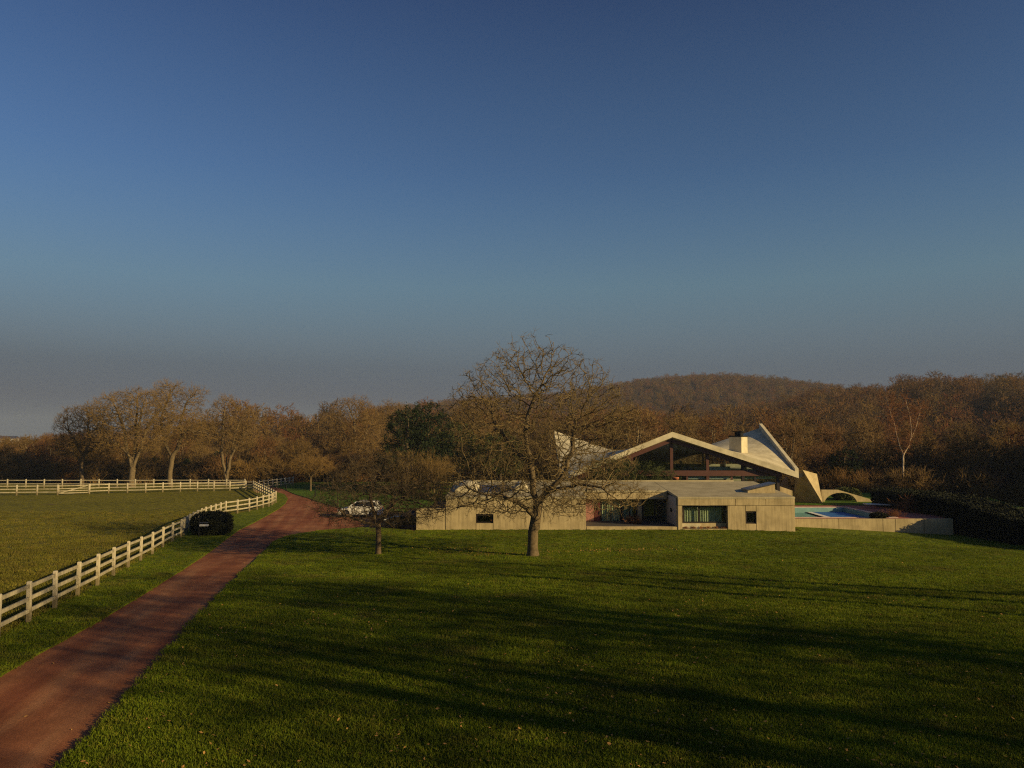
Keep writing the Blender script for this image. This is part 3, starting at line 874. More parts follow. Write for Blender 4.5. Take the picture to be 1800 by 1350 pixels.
plant('pine_tree', conifer(66, [(0, 0, 3.6, 2.2, 2.2, 3.2)], 240, 6.0, 0.2, NEEDLE2, per=22), pz(1655, 128), 'small yellowish green conifer among bare trees right of the birch')
# spreading yew in front of the raised glazed front
yp = Vector((11.3, 73.0, 0)); yp.z = g1(yp.x, yp.y)
plant('yew_shrub', conifer(67, [(0.6, 0, 3.2, 3.4, 1.6, 1.5), (-2.0, 0, 4.0, 2.6, 1.6, 1.3), (3.2, 0, 2.9, 1.4, 1.2, 0.9)], 900, 3.8, 0.15, NEEDLE2, length=0.26, width=0.018, per=90, droop=0.12), yp, 'spreading olive evergreen shrub before the left of the glazed gable', cat='shrub')

# ---- bare woodland trees: a few kinds, each copied many times
def wood_kind(seed, h, spreadr, lo, base, twig, npts=150, tw=2.6, stems=1, twr=0.035, bark=WBARK, step=0.6, dens=3.0, kill=0.62):
    rng = np.random.default_rng(seed)
    fork = lo * h
    tk = [polyline([(0, 0, 0), (rng.normal(0, .1), rng.normal(0, .1), fork * 0.6), (rng.normal(0, .25), rng.normal(0, .25), fork)], 0.8, rng, 0.04)]
    for k in range(stems):
        a = rng.uniform(0, 6.28)
        tk.append(polyline([tk[0][-1], tk[0][-1] + np.array([math.cos(a) * spreadr * .18, math.sin(a) * spreadr * .18, h * .2]), tk[0][-1] + np.array([math.cos(a) * spreadr * .35, math.sin(a) * spreadr * .35, h * .42])], 0.8, rng, 0.06))
    A = in_ellipsoids(rng, int(npts * dens), [(0, 0, h * 0.66, spreadr, spreadr, h * 0.34), (0, 0, h * 0.45, spreadr * 0.8, spreadr * 0.8, h * 0.22)], 0.0, 2.1)
    tv, cv = bare_tree(seed, tk, A, step, 3.4, kill, 0.024, base, twig_n=tw, twig_len=(0.7, 1.5), twig_r=twr, trop=(0, 0, 0.22), up=0.6, jitter=0.15, sides=(6, 4, 3), sub=True)
    return tv, cv
WK = [wood_kind(101, 10.5, 2.7, 0.32, 0.20, WTWIG, 190, 3.0, 3), wood_kind(102, 9.0, 2.9, 0.25, 0.18, WTWIG, 200, 3.0, 4), wood_kind(103, 12.0, 2.4, 0.40, 0.19, WTWIG, 180, 3.0, 3),
      wood_kind(104, 8.0, 2.6, 0.18, 0.15, WTWIG, 190, 3.2, 5), wood_kind(105, 11.0, 3.2, 0.28, 0.22, WTWIG, 220, 3.0, 4)]
WM = [tree_meshes('wood', a, b_, WBARK, WTWIG) for a, b_ in WK]
# undergrowth bushes of the wood
def bush_kind(seed, h, w, twig, n=80, r=0.016, tl=(0.5, 1.1)):
    rng = np.random.default_rng(seed)
    parts = []
    st = np.stack([rng.normal(0, w * 0.18, n), rng.normal(0, w * 0.18, n), np.zeros(n)], 1)
    d = np.stack([rng.normal(0, w / h * 0.55, n), rng.normal(0, w / h * 0.55, n), np.ones(n)], 1)
    V, F, mp, dd = twig_mesh(st, d, rng.uniform(0.6, 1.05, n) * h, np.full(n, r * 1.6), rng, 0.16, 3); parts.append((V, F))
    pts = V.reshape(n, -1, 3)
    for k in range(5):
        row = pts[:, rng.integers(3, pts.shape[1], n)[0], :]
        V2, F2, m2, d2 = twig_mesh(row, dd + rng.normal(0, 0.6, (n, 3)) + np.array([0, 0, .4]), rng.uniform(tl[0], tl[1], n), np.full(n, r), rng, 0.3, 2); parts.append((V2, F2))
        V3, F3, _, _ = twig_mesh(m2, d2 + rng.normal(0, 0.7, (n, 3)), rng.uniform(tl[0], tl[1], n) * 0.6, np.full(n, r * 0.8), rng, 0.3, 2); parts.append((V3, F3))
    V, F = join(parts)
    return np_mesh('bush', V, F, twig, True)
BUSH = [bush_kind(201, 3.2, 2.4, WTWIG, 90, 0.028, (0.7, 1.4)), bush_kind(202, 2.6, 2.8, WTWIG, 90, 0.028, (0.7, 1.4))]

rw = random.Random(3)
KINDW = ['upright', 'broad low', 'tall slim', 'bushy short-trunked', 'wide-crowned']
def wood(n, xr, yr, hs, label, group, keepf=None, mind=3.0, name='wood_tree', kinds=WM, zsq=1.0):
    done = []; tries = 0
    while len(done) < n and tries < n * 60:
        tries += 1
        x = rw.uniform(*xr(None)) if callable(xr) else rw.uniform(*xr)
        y = rw.uniform(*yr)
        if keepf and not keepf(x, y): continue
        if any((x - a) ** 2 + (y - b_) ** 2 < mind * mind for a, b_ in done): continue
        done.append((x, y))
        k = rw.randrange(len(kinds)); s = rw.uniform(*hs)
        plant(name, kinds[k], (x, y, g1(x, y) - 0.1), KINDW[k] + ' ' + label, group, rw.uniform(0, 6.28), (s * rw.uniform(.9, 1.15), s * rw.uniform(.9, 1.15), s))
    return done
wood(120, (-125, -22), (127, 160), (0.50, 0.70), 'bare golden brown tree in the wood edge beyond the paddock', 'trees of the wood beyond the paddock', lambda x, y: True, 3.6)
wood(40, (-36, 14), (132, 175), (0.62, 0.88), 'bare brown tree in the wood beyond the orchard lawn', 'trees of the wood beyond the orchard', None, 4.2)
wood(120, (14, 112), (97, 185), (0.72, 1.1), 'bare brown tree on the wooded slope behind house and pool', 'trees on the slope behind the pool', lambda x, y: x < y * 0.72 and not (70 < x < 92 and 150 < y < 185), 4.2)

# bare undergrowth closing the foot of the wood
def scatter(name, pts, objs, srange, seed=0, tilt=0.06):
    me = bpy.data.meshes.new(name)
    me.vertices.add(len(pts)); me.vertices.foreach_set('co', np.asarray(pts, np.float32).ravel())
    o = bpy.data.objects.new(name, me); COL.objects.link(o)
    ng = bpy.data.node_groups.new(name, 'GeometryNodeTree')
    ng.interface.new_socket('Geometry', in_out='INPUT', socket_type='NodeSocketGeometry')
    ng.interface.new_socket('Geometry', in_out='OUTPUT', socket_type='NodeSocketGeometry')
    n_ = ng.nodes; l_ = ng.links
    gi = n_.new('NodeGroupInput'); go = n_.new('NodeGroupOutput')
    mp = n_.new('GeometryNodeMeshToPoints')
    ip = n_.new('GeometryNodeInstanceOnPoints')
    jn = n_.new('GeometryNodeJoinGeometry')
    for ob in objs:
        oi = n_.new('GeometryNodeObjectInfo'); oi.inputs['Object'].default_value = ob
        oi.inputs['As Instance'].default_value = True
        l_.new(oi.outputs['Geometry'], jn.inputs[0])
    rv = n_.new('FunctionNodeRandomValue'); rv.data_type = 'FLOAT_VECTOR'
    rv.inputs[0].default_value = (-tilt, -tilt, 0); rv.inputs[1].default_value = (tilt, tilt, 6.283)
    rv.inputs['Seed'].default_value = seed
    rs = n_.new('FunctionNodeRandomValue'); rs.data_type = 'FLOAT'
    rs.inputs[2].default_value = srange[0]; rs.inputs[3].default_value = srange[1]; rs.inputs['Seed'].default_value = seed + 5
    ri = n_.new('FunctionNodeRandomValue'); ri.data_type = 'INT'
    ri.inputs[4].default_value = 0; ri.inputs[5].default_value = len(objs) - 1; ri.inputs['Seed'].default_value = seed + 9
    l_.new(gi.outputs[0], mp.inputs['Mesh']); l_.new(mp.outputs[0], ip.inputs['Points'])
    l_.new(jn.outputs[0], ip.inputs['Instance']); ip.inputs['Pick Instance'].default_value = True
    l_.new(ri.outputs[2], ip.inputs['Instance Index'])
    l_.new(rv.outputs[0], ip.inputs['Rotation']); l_.new(rs.outputs[1], ip.inputs['Scale'])
    l_.new(ip.outputs[0], go.inputs[0])
    md = o.modifiers.new('scatter', 'NODES'); md.node_group = ng
    o['kind'] = 'stuff'
    return o
def loose(name, me): return bpy.data.objects.new(name, me)

rng = np.random.default_rng(77)
def landpts(n, x0, x1, y0, y1, keepf):
    x = rng.uniform(x0, x1, n); y = rng.uniform(y0, y1, n)
    k = keepf(x, y); x, y = x[k], y[k]
    return np.stack([x, y, gz(x, y) - 0.05], 1)
bo = [loose('bush_source', b_) for b_ in BUSH]
pts = np.concatenate([landpts(900, -130, -24, 123.5, 160, lambda x, y: y > 124),
                      landpts(420, -40, 16, 128, 175, lambda x, y: y > 0),
                      landpts(1500, 14, 125, 93, 185, lambda x, y: (x < y * 0.75) & ~((x < 40) & (y < 97)) & ~((x > 66) & (x < 92) & (y > 150)))])
tag(scatter('undergrowth', pts, bo, (0.6, 1.25), 3), 'tangle of bare brown undergrowth along the foot of the woods', 'undergrowth')

# the far wooded hill, one mass
def merged(name, tv, cv, bark, twig):
    V, F = join([tv, cv[:2]])
    me = np_mesh(name, V, F, bark); me.materials.append(twig)
    k = len(tv[1]); mi = np.ones(len(F), np.int32); mi[:k] = 0
    me.polygons.foreach_set('material_index', mi)
    return me
FK = [wood_kind(s, h, w, lo, ba, FARTWIG, 110, 2.6, 3, twr=0.055, step=0.9, dens=2.0, kill=0.9) for s, h, w, lo, ba in ((111, 12.5, 3.4, .35, .2), (112, 11, 3.6, .28, .2), (113, 14, 3.2, .4, .22))]
fo_ = [loose('hill_tree_source', merged('hill_tree', a, b_, WBARK, FARTWIG)) for a, b_ in FK]
def hillkeep(x, y):
    clear = ((np.abs(x - 0.58 * y) < 20) & (np.abs(y - 205) < 22)) | ((np.abs(x - 0.56 * y) < 16) & (np.abs(y - 255) < 16))
    left = (x < -55 + 0.05 * y) & (y > 225) & (x > -260)
    return (np.abs(x) < y * 0.80 + 10) & ~clear & ~((x < -10) & (y > 232) & (x < 0.10 * y - 60)) & ~((x < -y * .10) & (y > 236)) & ~left
lw = np.concatenate([landpts(700, -200, -12, 158, 205, lambda x, y: (np.abs(x) < y * 0.8)), landpts(900, -330, -60, 205, 430, lambda x, y: (x > -y * 0.8) & (x < -0.37 * y)), landpts(420, -110, 0, 205, 380, lambda x, y: (x > -0.245 * y))])
tag(scatter('valley_wood', lw, fo_, (0.34, 0.52), 17), 'low brown bare wood filling the valley beyond the paddock', 'wood')
pts = landpts(6200, -75, 400, 172, 480, lambda x, y: hillkeep(x, y) & (np.sin(x * .09 + 1) * np.sin(y * .07) + .5 * np.sin(x * .21 + y * .13) + rng.normal(0, .4, len(x)) > -0.85))
tag(scatter('hillside_wood', pts, fo_, (0.5, 1.25), 11), 'brown bare winter wood covering the slope behind the house', 'wood')
pts = landpts(11500, -360, 640, 560, 1010, lambda x, y: (x > -0.19 * y) & (x < 0.75 * y))
tag(scatter('far_hill_wood', pts, fo_, (0.6, 1.05), 23), 'purplish hazy wood on the far rounded hill', 'wood')
fu = landpts(1500, 20, 260, 180, 330, hillkeep)
tag(scatter('hillside_undergrowth', fu, bo, (0.9, 1.6), 13), 'brown undergrowth between the trunks of the hillside wood', 'undergrowth')
# dark ivy-clad evergreens dotted through the wood
rng2 = np.random.default_rng(9)
EV = conifer(68, [(0, 0, 4.4, 2.0, 2.0, 3.8)], 150, 8.0, 0.2, length=0.6, width=0.12, per=16)
for u, Y, s in ((1218, 175, 1.0), (1600, 235, 1.1), (1130, 200, 1.3), (1545, 150, .8), (1415, 290, 1.2), (1190, 330, 1.3), (1500, 330, 1.2), (1750, 200, 1.2), (1790, 240, 1.4), (120, 131, .45), (385, 128, .6), (70, 133, .5), (275, 130, .5), (330, 128, .45)):
    q = pz(u, Y)
    far = Y > 140
    plant('evergreen_tree', EV, q, 'dark evergreen tree dotted among the bare woods of the slope' if far else 'low dark evergreen at the foot of the wood beyond the paddock',
          'evergreens on the slope' if far else 'evergreens at the wood edge', rw.uniform(0, 6), s)
# trees round the far field on the left
for i, (u, Y, s, kd) in enumerate(((462, 395, .95, 0), (478, 400, .95, 2), (497, 398, 1.0, 4), (516, 402, .9, 1), (530, 399, .75, 3), (540, 405, .7, 1), (425, 395, .8, 1), (-20, 620, 1.0, 0), (12, 640, .9, 4), (-60, 600, .8, 1))):
    plant('field_tree', WM[kd], pz(u, Y), 'small hazy bare tree in the clump by the distant field', 'trees by the distant field', rw.uniform(0, 6), s * 0.74)
for u, Y, s in ((522, 396, 1.0), (469, 392, .5), (486, 391, .45), (577, 255, 1.75)):
    lab = 'lone tall slim evergreen rising behind the wood left of the round tree' if u == 577 else 'hazy dark evergreen in the clump by the distant field'
    plant('evergreen_tree', EV, pz(u, Y), lab, None if u == 577 else 'evergreens by the distant field', rw.uniform(0, 6), s)
# green of the distant field
def strip(name, q, mat, dz=0.25):
    o = sheet(name, q, 8, dz, mat); return o
strip('far_field', [(-175, 350), (-75, 345), (-70, 430), (-180, 440)], M['orchard'])

# white farm building far off on the left edge
fb = pz(12, 760); fb.z = CAMZ + 4 * 760 / 1370 - 3.0
fb.z = g1(fb.x, fb.y)
ft = thing('farm_building', 'tiny white farm building far off in the haze beyond the paddock', 'building', fb)
box('wall', fb.x - 9, fb.x + 9, fb.y - 4, fb.y + 4, fb.z - 2, fb.z + 5.0, M['white'], ft)
prism('roof', [(fb.x - 9.6, fb.y - 4.6, fb.z + 5.0), (fb.x - 9.6, fb.y + 4.6, fb.z + 5.0), (fb.x - 9.6, fb.y, fb.z + 7.4)], (19.2, 0, 0), M['zinc'], ft)

# round golden tree in the middle distance
rt = tall_tree(45, [[(0, 0, 0), (0, 0, 1.5), (0.1, 0, 2.6)], [(0.1, 0, 2.6), (-1, 0, 5.5), (-1.8, 0, 8.5)], [(0.1, 0, 2.6), (0.1, .5, 6), (-.2, .4, 10.5)], [(0.1, 0, 2.6), (1.1, 0, 5.5), (2.2, 0, 8.5)], [(0, 0, 3.5), (2.2, .4, 5.5), (3.8, .3, 6.6)], [(0, 0, 3.5), (-2.2, -.4, 5.5), (-3.8, -.3, 6.4)]],
               [(0, 0, 8.6, 4.8, 4, 5.4), (0, 0, 6.0, 5.4, 4.2, 2.6)], 950, 0.34, twig=GOLD)
plant('bare_tree', rt, pz(622, 131), 'big rounded golden bare tree rising behind the orchard')
plant('bare_tree', rt, pz(835, 150), 'rounded bare tree behind the pines, seen past the big tree', rz=2.0, sc=1.12)
plant('bare_tree', rt, pz(690, 160), 'rounded bare tree peeping out left of the pines', rz=4.0, sc=1.05)

# orchard trees: pale straight trunk, umbrella crown
def orchard_kind(seed, h=4.6, w=3.0):
    rng = np.random.default_rng(seed)
    tk = [polyline([(0, 0, 0), (0, 0, 0.8), (0.03, 0, 1.75)], 0.4, rng, 0.01)]
    for k in range(5):
        a = k * 1.257 + rng.uniform(-.3, .3)
        tk.append(polyline([(0.03, 0, 1.75), (math.cos(a) * .7, math.sin(a) * .7, 2.5), (math.cos(a) * 1.6, math.sin(a) * 1.6, 3.3)], 0.4, rng, 0.04))
    A = in_ellipsoids(rng, 1500, [(0, 0, 3.3, w, w, 1.15), (0, 0, 3.0, w * 1.1, w * 1.1, .8)], 0.0, 2.0)
    tv, cv = bare_tree(seed, tk, A, 0.3, 1.8, 0.34, 0.013, 0.12, twig_n=1.6, twig_len=(0.4, 0.9), twig_r=0.014, trop=(0, 0, 0.0), up=0.05, jitter=0.2, sides=(6, 4, 3))
    return tree_meshes('orchard', tv, cv, BARK, WTWIG)
OK_ = [orchard_kind(71), orchard_kind(72, 4.4, 2.7)]
for i, (u, Y, s) in enumerate(((547, 104, 1.02), (586, 108, 1.05), (624, 112, 1.08), (655, 104, 1.0), (689, 108, 1.0), (702, 112, 1.0), (763, 100, .95), (735, 116, 1.0), (600, 120, 1.0))):
    plant('orchard_tree', OK_[i % 2], onland(u, 0, Y, 0.05), 'small low-spreading bare orchard tree nearest the bend of the drive' if i == 0 else 'small low-spreading bare orchard tree on the lawn beyond the cars',
          None if i == 0 else 'orchard trees beyond the cars', rw.uniform(0, 6), s)
HZ = bush_kind(203, 4.9, 2.2, GOLD, 46, 0.014, (0.6, 1.3))
for i, (u, Y, s) in enumerate(((705, 99, 1.0), (728, 98, 1.05), (750, 99, .95), (775, 97, .9))):
    plant('hazel_shrub', [HZ], onland(u, 0, Y, 0.0), 'tall shrub of upright golden brown shoots before the pines', 'upright shrubs before the pines', rw.uniform(0, 6), s, cat='shrub', parts=('shoots',))

# birch on the right
rng = np.random.default_rng(8)
bt = [polyline([(0, 0, 0), (0, 0, 3), (0.1, 0, 6.0)], 0.5, rng, 0.02), polyline([(0.1, 0, 6.0), (-.5, 0, 8.2), (-1.2, 0, 11), (-1.7, 0, 13.2)], 0.5, rng, 0.03),
      polyline([(0.1, 0, 6.0), (1.0, 0, 7.8), (1.2, 0, 10), (0.6, 0, 13.0)], 0.5, rng, 0.03), polyline([(1.0, 0, 7.8), (1.9, 0, 9.8), (2.5, 0, 12)], 0.5, rng, 0.03)]
def birch():
    t = Tree(3)
    last = t.add(bt[0][0], 0)
    tips = []
    for ci, ch in enumerate(bt):
        if ci: last = int(np.argmin([np.linalg.norm(ch[0] - q) for q in t.P]))
        for q in ch[1:]: last = t.add(q, last)
    nst = len(t.P)
    t.finish(0.03, 2.0, 0.12)
    V1 = ring_mesh(t.Pn, t.parn, t.r, t.kids, np.arange(1, nst), 7)
    src = np.repeat(t.Pn[len(bt[0]) + 2:], 9, 0); n = len(src)
    d = rng.normal(0, .8, (n, 3)) + np.array([0, 0, .5])
    V, F, m_, dd = twig_mesh(src, d, rng.uniform(1.0, 2.2, n), np.full(n, 0.016), rng)
    s2 = np.repeat(m_, 4, 0); d2 = np.repeat(dd, 4, 0) + rng.normal(0, .7, (len(s2), 3))
    V2, F2, _, _ = twig_mesh(s2, d2, rng.uniform(.5, 1.2, len(s2)), np.full(len(s2), 0.012), rng)
    j = join([(V, F), (V2, F2)])
    return np_mesh('birch_trunk', V1[0], V1[1], BIRCH, True), np_mesh('birch_crown', j[0], j[1], REDTWIG, True)
plant('birch_tree', birch(), pz(1586, 96), 'white-barked forked birch with reddish twigs behind the pool terrace')
# ------------------------------------------------------------------ the house, low front wing
YF = 60.0
def X(u, Y=YF): return at(u, 800, Y).x
def Z(v, Y=YF, u=900): return at(u, v, Y).z
house = thing('concrete_house', 'low board-marked concrete house with folded shell roof and glazed gable', 'house', (X(1190), YF, -1.5))
ZT, ZJ, ZB = Z(877), Z(888.7), -2.6
def panel(u0, u1, v0, v1, y1=YF + 0.25, name='wall_panel', gap=0.012, y0=YF, mat=None):
    z1 = Z(v0) if v0 < 930 else v0
    z0 = Z(v1) if v1 is not None else ZB
    o = box(name, X(u0) + gap, X(u1) - gap, y0, y1, z0 + (gap if v1 is not None else 0), z1 - gap, mat or M['concrete'], house, 0.012)
    return o
# right block
for a, b_ in ((1190, 1291), (1291, 1344), (1344, 1395)): panel(a, b_, 877, 888.7, name='fascia_panel', y0=YF - 0.03)
panel(1190, 1198, 888.7, None, YF + 0.7)
panel(1277, 1308.5, 888.7, None, YF + 0.7)
panel(1308.5, 1327, 888.7, 899)
panel(1308.5, 1327, 920.5, None)
panel(1327, 1395, 888.7, None)
# left block
for a, b_ in ((784, 866.5), (866.5, 945), (945, 1029.5)): panel(a, b_, 877, 891, name='fascia_panel')
panel(784, 837, 891, None); panel(867, 948, 891, None); panel(948, 1029.5, 891, None)
panel(837, 867, 891, 904); panel(837, 867, 919.5, None)
# garage screen wall at the left end
box('screen_wall', X(732.5), X(783.7), YF + 0.03, YF + 0.33, ZB, Z(893.5), M['concrete'], house, 0.015)
box('carport_roof', X(751), X(783.7), YF + 0.33, YF + 8, Z(893.5) - 0.25, Z(893.5) - 0.06, M['black'], house)
# side and back walls
XL, XR, XM0, XM1 = X(784), X(1395), X(1029.5), X(1190)
box('side_wall', XR - 0.27, XR - 0.01, YF + 0.26, 70.0, ZB, ZT + 0.02, M['concrete'], house)
box('side_wall', XL + 0.01, XL + 0.26, YF + 0.26, 70.0, ZB, ZT + 0.02, M['concrete'], house)
box('side_wall', XM0 - 0.25, XM0, YF + 0.26, 66.0, ZB, ZT + 0.02, M['concrete'], house)
sw = box('side_wall', XM1 + 0.012, XM1 + 0.26, YF + 0.71, 66.0, ZB, ZT + 0.05, simple('shade_toned_entrance_concrete', (0.40, 0.36, 0.30), 0.9), house)  # greyer copy of the concrete, the recess shade put into its colour
box('back_wall', XL + 0.27, XR - 0.28, 69.7, 69.95, ZB, ZT + 0.5, M['room'], house)
box('room_floor', XL + 0.27, XR - 0.28, YF + 0.72, 69.6, ZB, -1.55, M['room'], house)
# sloping concrete roof
ZR0, ZR1 = ZT, Z(849.5, 70.0)
sl = (ZR1 - ZR0) / 10.0
def roof_piece(x0, x1, y0, y1, name='roof_slab', th=0.16):
    za, zb = ZR0 + (y0 - YF) * sl, ZR0 + (y1 - YF) * sl
    return prism(name, [(x0, y0, za - 0.001), (x0, y1, zb), (x0, y1, zb + th), (x0, y0, za + th)], (x1 - x0, 0, 0), M['concrete_roof'], house, 0.02)
roof_piece(XL - 0.03, XM0 + 0.02, YF - 0.02, 70.2)
roof_piece(XM0 + 0.03, XM1 - 0.02, 63.75, 70.2)
roof_piece(XM1 - 0.01, XR + 0.02, YF - 0.05, 70.2)
box('roof_kerb', XL - 0.03, XR - 1.8, 70.0, 70.25, ZR1 + 0.1, ZR1 + 0.27, M['concrete_roof'], house, 0.02)
# vaulted white rooflights on the left block
for (xa, xb, ya, yb, h) in ((XL + 0.5, XL + 2.3, 62.4, 66.5, 0.55), (0.2, 1.3, 63.0, 66.0, 0.55)):
    prof = []
    for k in range(11):
        a = math.pi * k / 10
        xm = (xa + xb) / 2
        prof.append((xm - (xb - xa) / 2 * math.cos(a), ya, ZR0 + (ya - YF) * sl + 0.16 + h * math.sin(a)))
    o = prism('rooflight', prof, (0, yb - ya, (yb - ya) * sl), M['shell'], house)
gl_ = prism('rooflight_glass', [(-2.6, 62.6, ZR0 + 0.33), (-0.3, 62.6, ZR0 + 0.33), (-0.3, 64.2, ZR0 + 0.75), (-2.6, 64.2, ZR0 + 0.75)], (0, 0, 0.05), M['zinc'], house)
# entrance recess
box('recess_fascia', XM0 + 0.03, XM1 - 0.02, 63.8, 64.0, Z(877.5, 63.8), ZR0 + 3.8 * sl - 0.004, M['concrete'], house, 0.01)
box('entrance_step', XM0 + 0.03, XM1 - 0.01, YF + 0.05, YF + 0.5, -2.2, Z(926), M['concrete'], house, 0.02)
box('entrance_floor', XM0 + 0.03, XM1 - 0.01, YF + 0.5, 64.6, -2.2, Z(926) - 0.02, M['darkstone'], house)
yb = 64.3
def recess(name, u0, u1, mat, y=yb, v0=874, v1=930, th=0.06, parent=house):
    return box(name, X(u0, y), X(u1, y), y, y + th, Z(v1, y), Z(v0, y), mat, parent)
recess('entrance_panel', 1012, 1043, simple('pinkish_render', (0.34, 0.16, 0.13), 0.85), th=0.1)
dr = recess('entrance_door', 1044, 1054, M['reddoor'], th=0.08)
o = prism('door_handle', [(X(1052, yb), yb - 0.05, -0.75), (X(1052, yb) + 0.06, yb - 0.05, -0.75), (X(1052, yb) + 0.06, yb - 0.05, -0.45), (X(1052, yb), yb - 0.05, -0.45)], (0, 0.04, 0), M['black']); keep(o, dr); o.location -= Vector(house.location)
def curtain(x0, x1, y, z0, z1, parent, folds=9, amp=0.05):
    n = folds * 8; V = []; F = []
    for i in range(n + 1):
        x = x0 + (x1 - x0) * i / n; yy = y + amp * math.sin(i / 8 * 2 * math.pi) + 0.02 * math.sin(i * 0.7)
        V += [(x, yy, z0), (x, yy, z1)]
    for i in range(n): F.append([2 * i, 2 * i + 2, 2 * i + 3, 2 * i + 1])
    c = Vector(V[0]); V = [Vector(v) - c for v in V]
    o = mesh_obj('curtain', V, F, M['curtain'], None, True); o.location = c
    return keep(o, parent)
def window(u0, u1, v0, v1, y, mull=(), fr=0.09, curtains=(), rail=None):
    x0, x1, z0, z1 = X(u0, y), X(u1, y), Z(v1, y), Z(v0, y)
    w = prism('window', [(x0, y, z0), (x1, y, z0), (x1, y, z0 + fr), (x0, y, z0 + fr)], (0, 0.1, 0), M['darkwood'], house)
    def p(nm, a, b_, c, d, yy=y, th=0.1, mat=M['darkwood']):
        o = box(nm, a, b_, yy, yy + th, c, d, mat); o.location = o.location - Vector(house.location) - Vector(w.location); o.parent = w; return o
    p('frame', x0, x1, z1 - fr, z1, y + 0.002); p('frame', x0, x0 + fr, z0 + fr, z1 - fr, y + 0.002); p('frame', x1 - fr, x1, z0 + fr, z1 - fr, y + 0.002)
    xs = [x0 + fr] + [X(m_, y) for m_ in mull] + [x1 - fr]
    for m_ in mull: p('mullion', X(m_, y) - 0.05, X(m_, y) + 0.05, z0 + fr, z1 - fr, y + 0.004)
    for a, b_ in zip(xs[:-1], xs[1:]): p('pane', a + 0.052, b_ - 0.052, z0 + fr + 0.003, z1 - fr - 0.003, y + 0.04, 0.012, M['glass'])
    for (cu0, cu1) in curtains:
        curtain(X(cu0, y), X(cu1, y), y + 0.30, z0 + 0.05, z1, house, folds=max(4, int((cu1 - cu0) / 4)))
    return w
window(1054.5, 1091, 874, 928, yb, (1073,), curtains=((1055, 1090),))
window(1092, 1119, 874, 928, yb, (1106,), curtains=((1093, 1112),))
recess('pier', 1119.5, 1127, M['concrete'], th=0.4)
window(1127.5, 1173, 874, 928, yb, (1150,))
box('wall_lamp', XM1 - 0.10, XM1 + 0.008, 62.2, 62.45, Z(900, 62), Z(894, 62), M['black'], house)
window(1198.5, 1276.5, 889.3, 919, YF + 0.42, (1227,), curtains=((1200, 1226), (1228, 1268)))
box('sill_panel', X(1198) + 0.02, X(1277) - 0.02, YF + 0.45, YF + 0.6, ZB, Z(919.2, YF + .42) - 0.002, M['concrete'], house)
box('sill_cheek', X(1198) + 0.03, X(1231), YF + 0.30, YF + 0.44, -1.42, Z(921), M['shell'], house, 0.01)
box('planter_edge', X(1198) + 0.02, X(1277) - 0.02, YF - 0.02, YF + 0.12, ZB, Z(930) + 0.02, M['concrete'], house, 0.015)
window(1308.7, 1326.8, 899.2, 920.3, YF + 0.12, ())
window(837.2, 866.8, 904.2, 919.3, YF + 0.12, ())
# plants in the planter
pl = bush_kind(211, 0.34, 0.3, REDTWIG, 40, 0.007, (0.05, 0.14))
for k in range(6):
    plant('planter_plant', [pl], (X(1204 + k * 13.5), YF + 0.27, -1.48), 'low rusty dried plant in the planter under the wide window', 'planter plants', k * 1.3, 1.0, 'plant', ('stems',))
pl2 = bush_kind(212, 0.85, 1.3, REDTWIG, 70, 0.010, (0.15, 0.35))
plant('entrance_shrub', [pl2], (X(1112, 62.5), 62.5, Z(926) - 0.02), 'low bare reddish shrub inside the entrance recess', None, 0, 1.0, 'shrub', ('stems',))
# sloping rooflight box on the right block
sb = 62.3
def onroof(y): return ZR0 + (y - YF) * sl + 0.16
w0, w1 = X(1313, sb), X(1361, sb)
prism('rooflight_box', [(w0, sb, onroof(sb) - 0.05), (w1, sb, onroof(sb) - 0.05), (w1, sb, Z(851.5, sb)), (w0, sb, onroof(sb) + 0.16)], (0, 1.5, 0), M['concrete'], house, 0.01)
slab0 = Vector((w0 - 0.08, sb - 0.06, onroof(sb) + 0.19)); slab1 = Vector((w1 + 0.05, sb - 0.06, Z(851.5, sb) + 0.045))
dv = slab1 - slab0
prism('rooflight_lid', [slab0, slab1, slab1 + Vector((0, 0, 0.09)), slab0 + Vector((0, 0, 0.09))], (0, 1.62, 0), M['zinc'], house, 0.01)
prism('roof_parapet', [at(1371.5, 855, 67), at(1393, 862.5, 67), at(1393, 872, 67), at(1371.5, 872, 67)], (0, 0.2, 0), M['concrete'], house, 0.01)

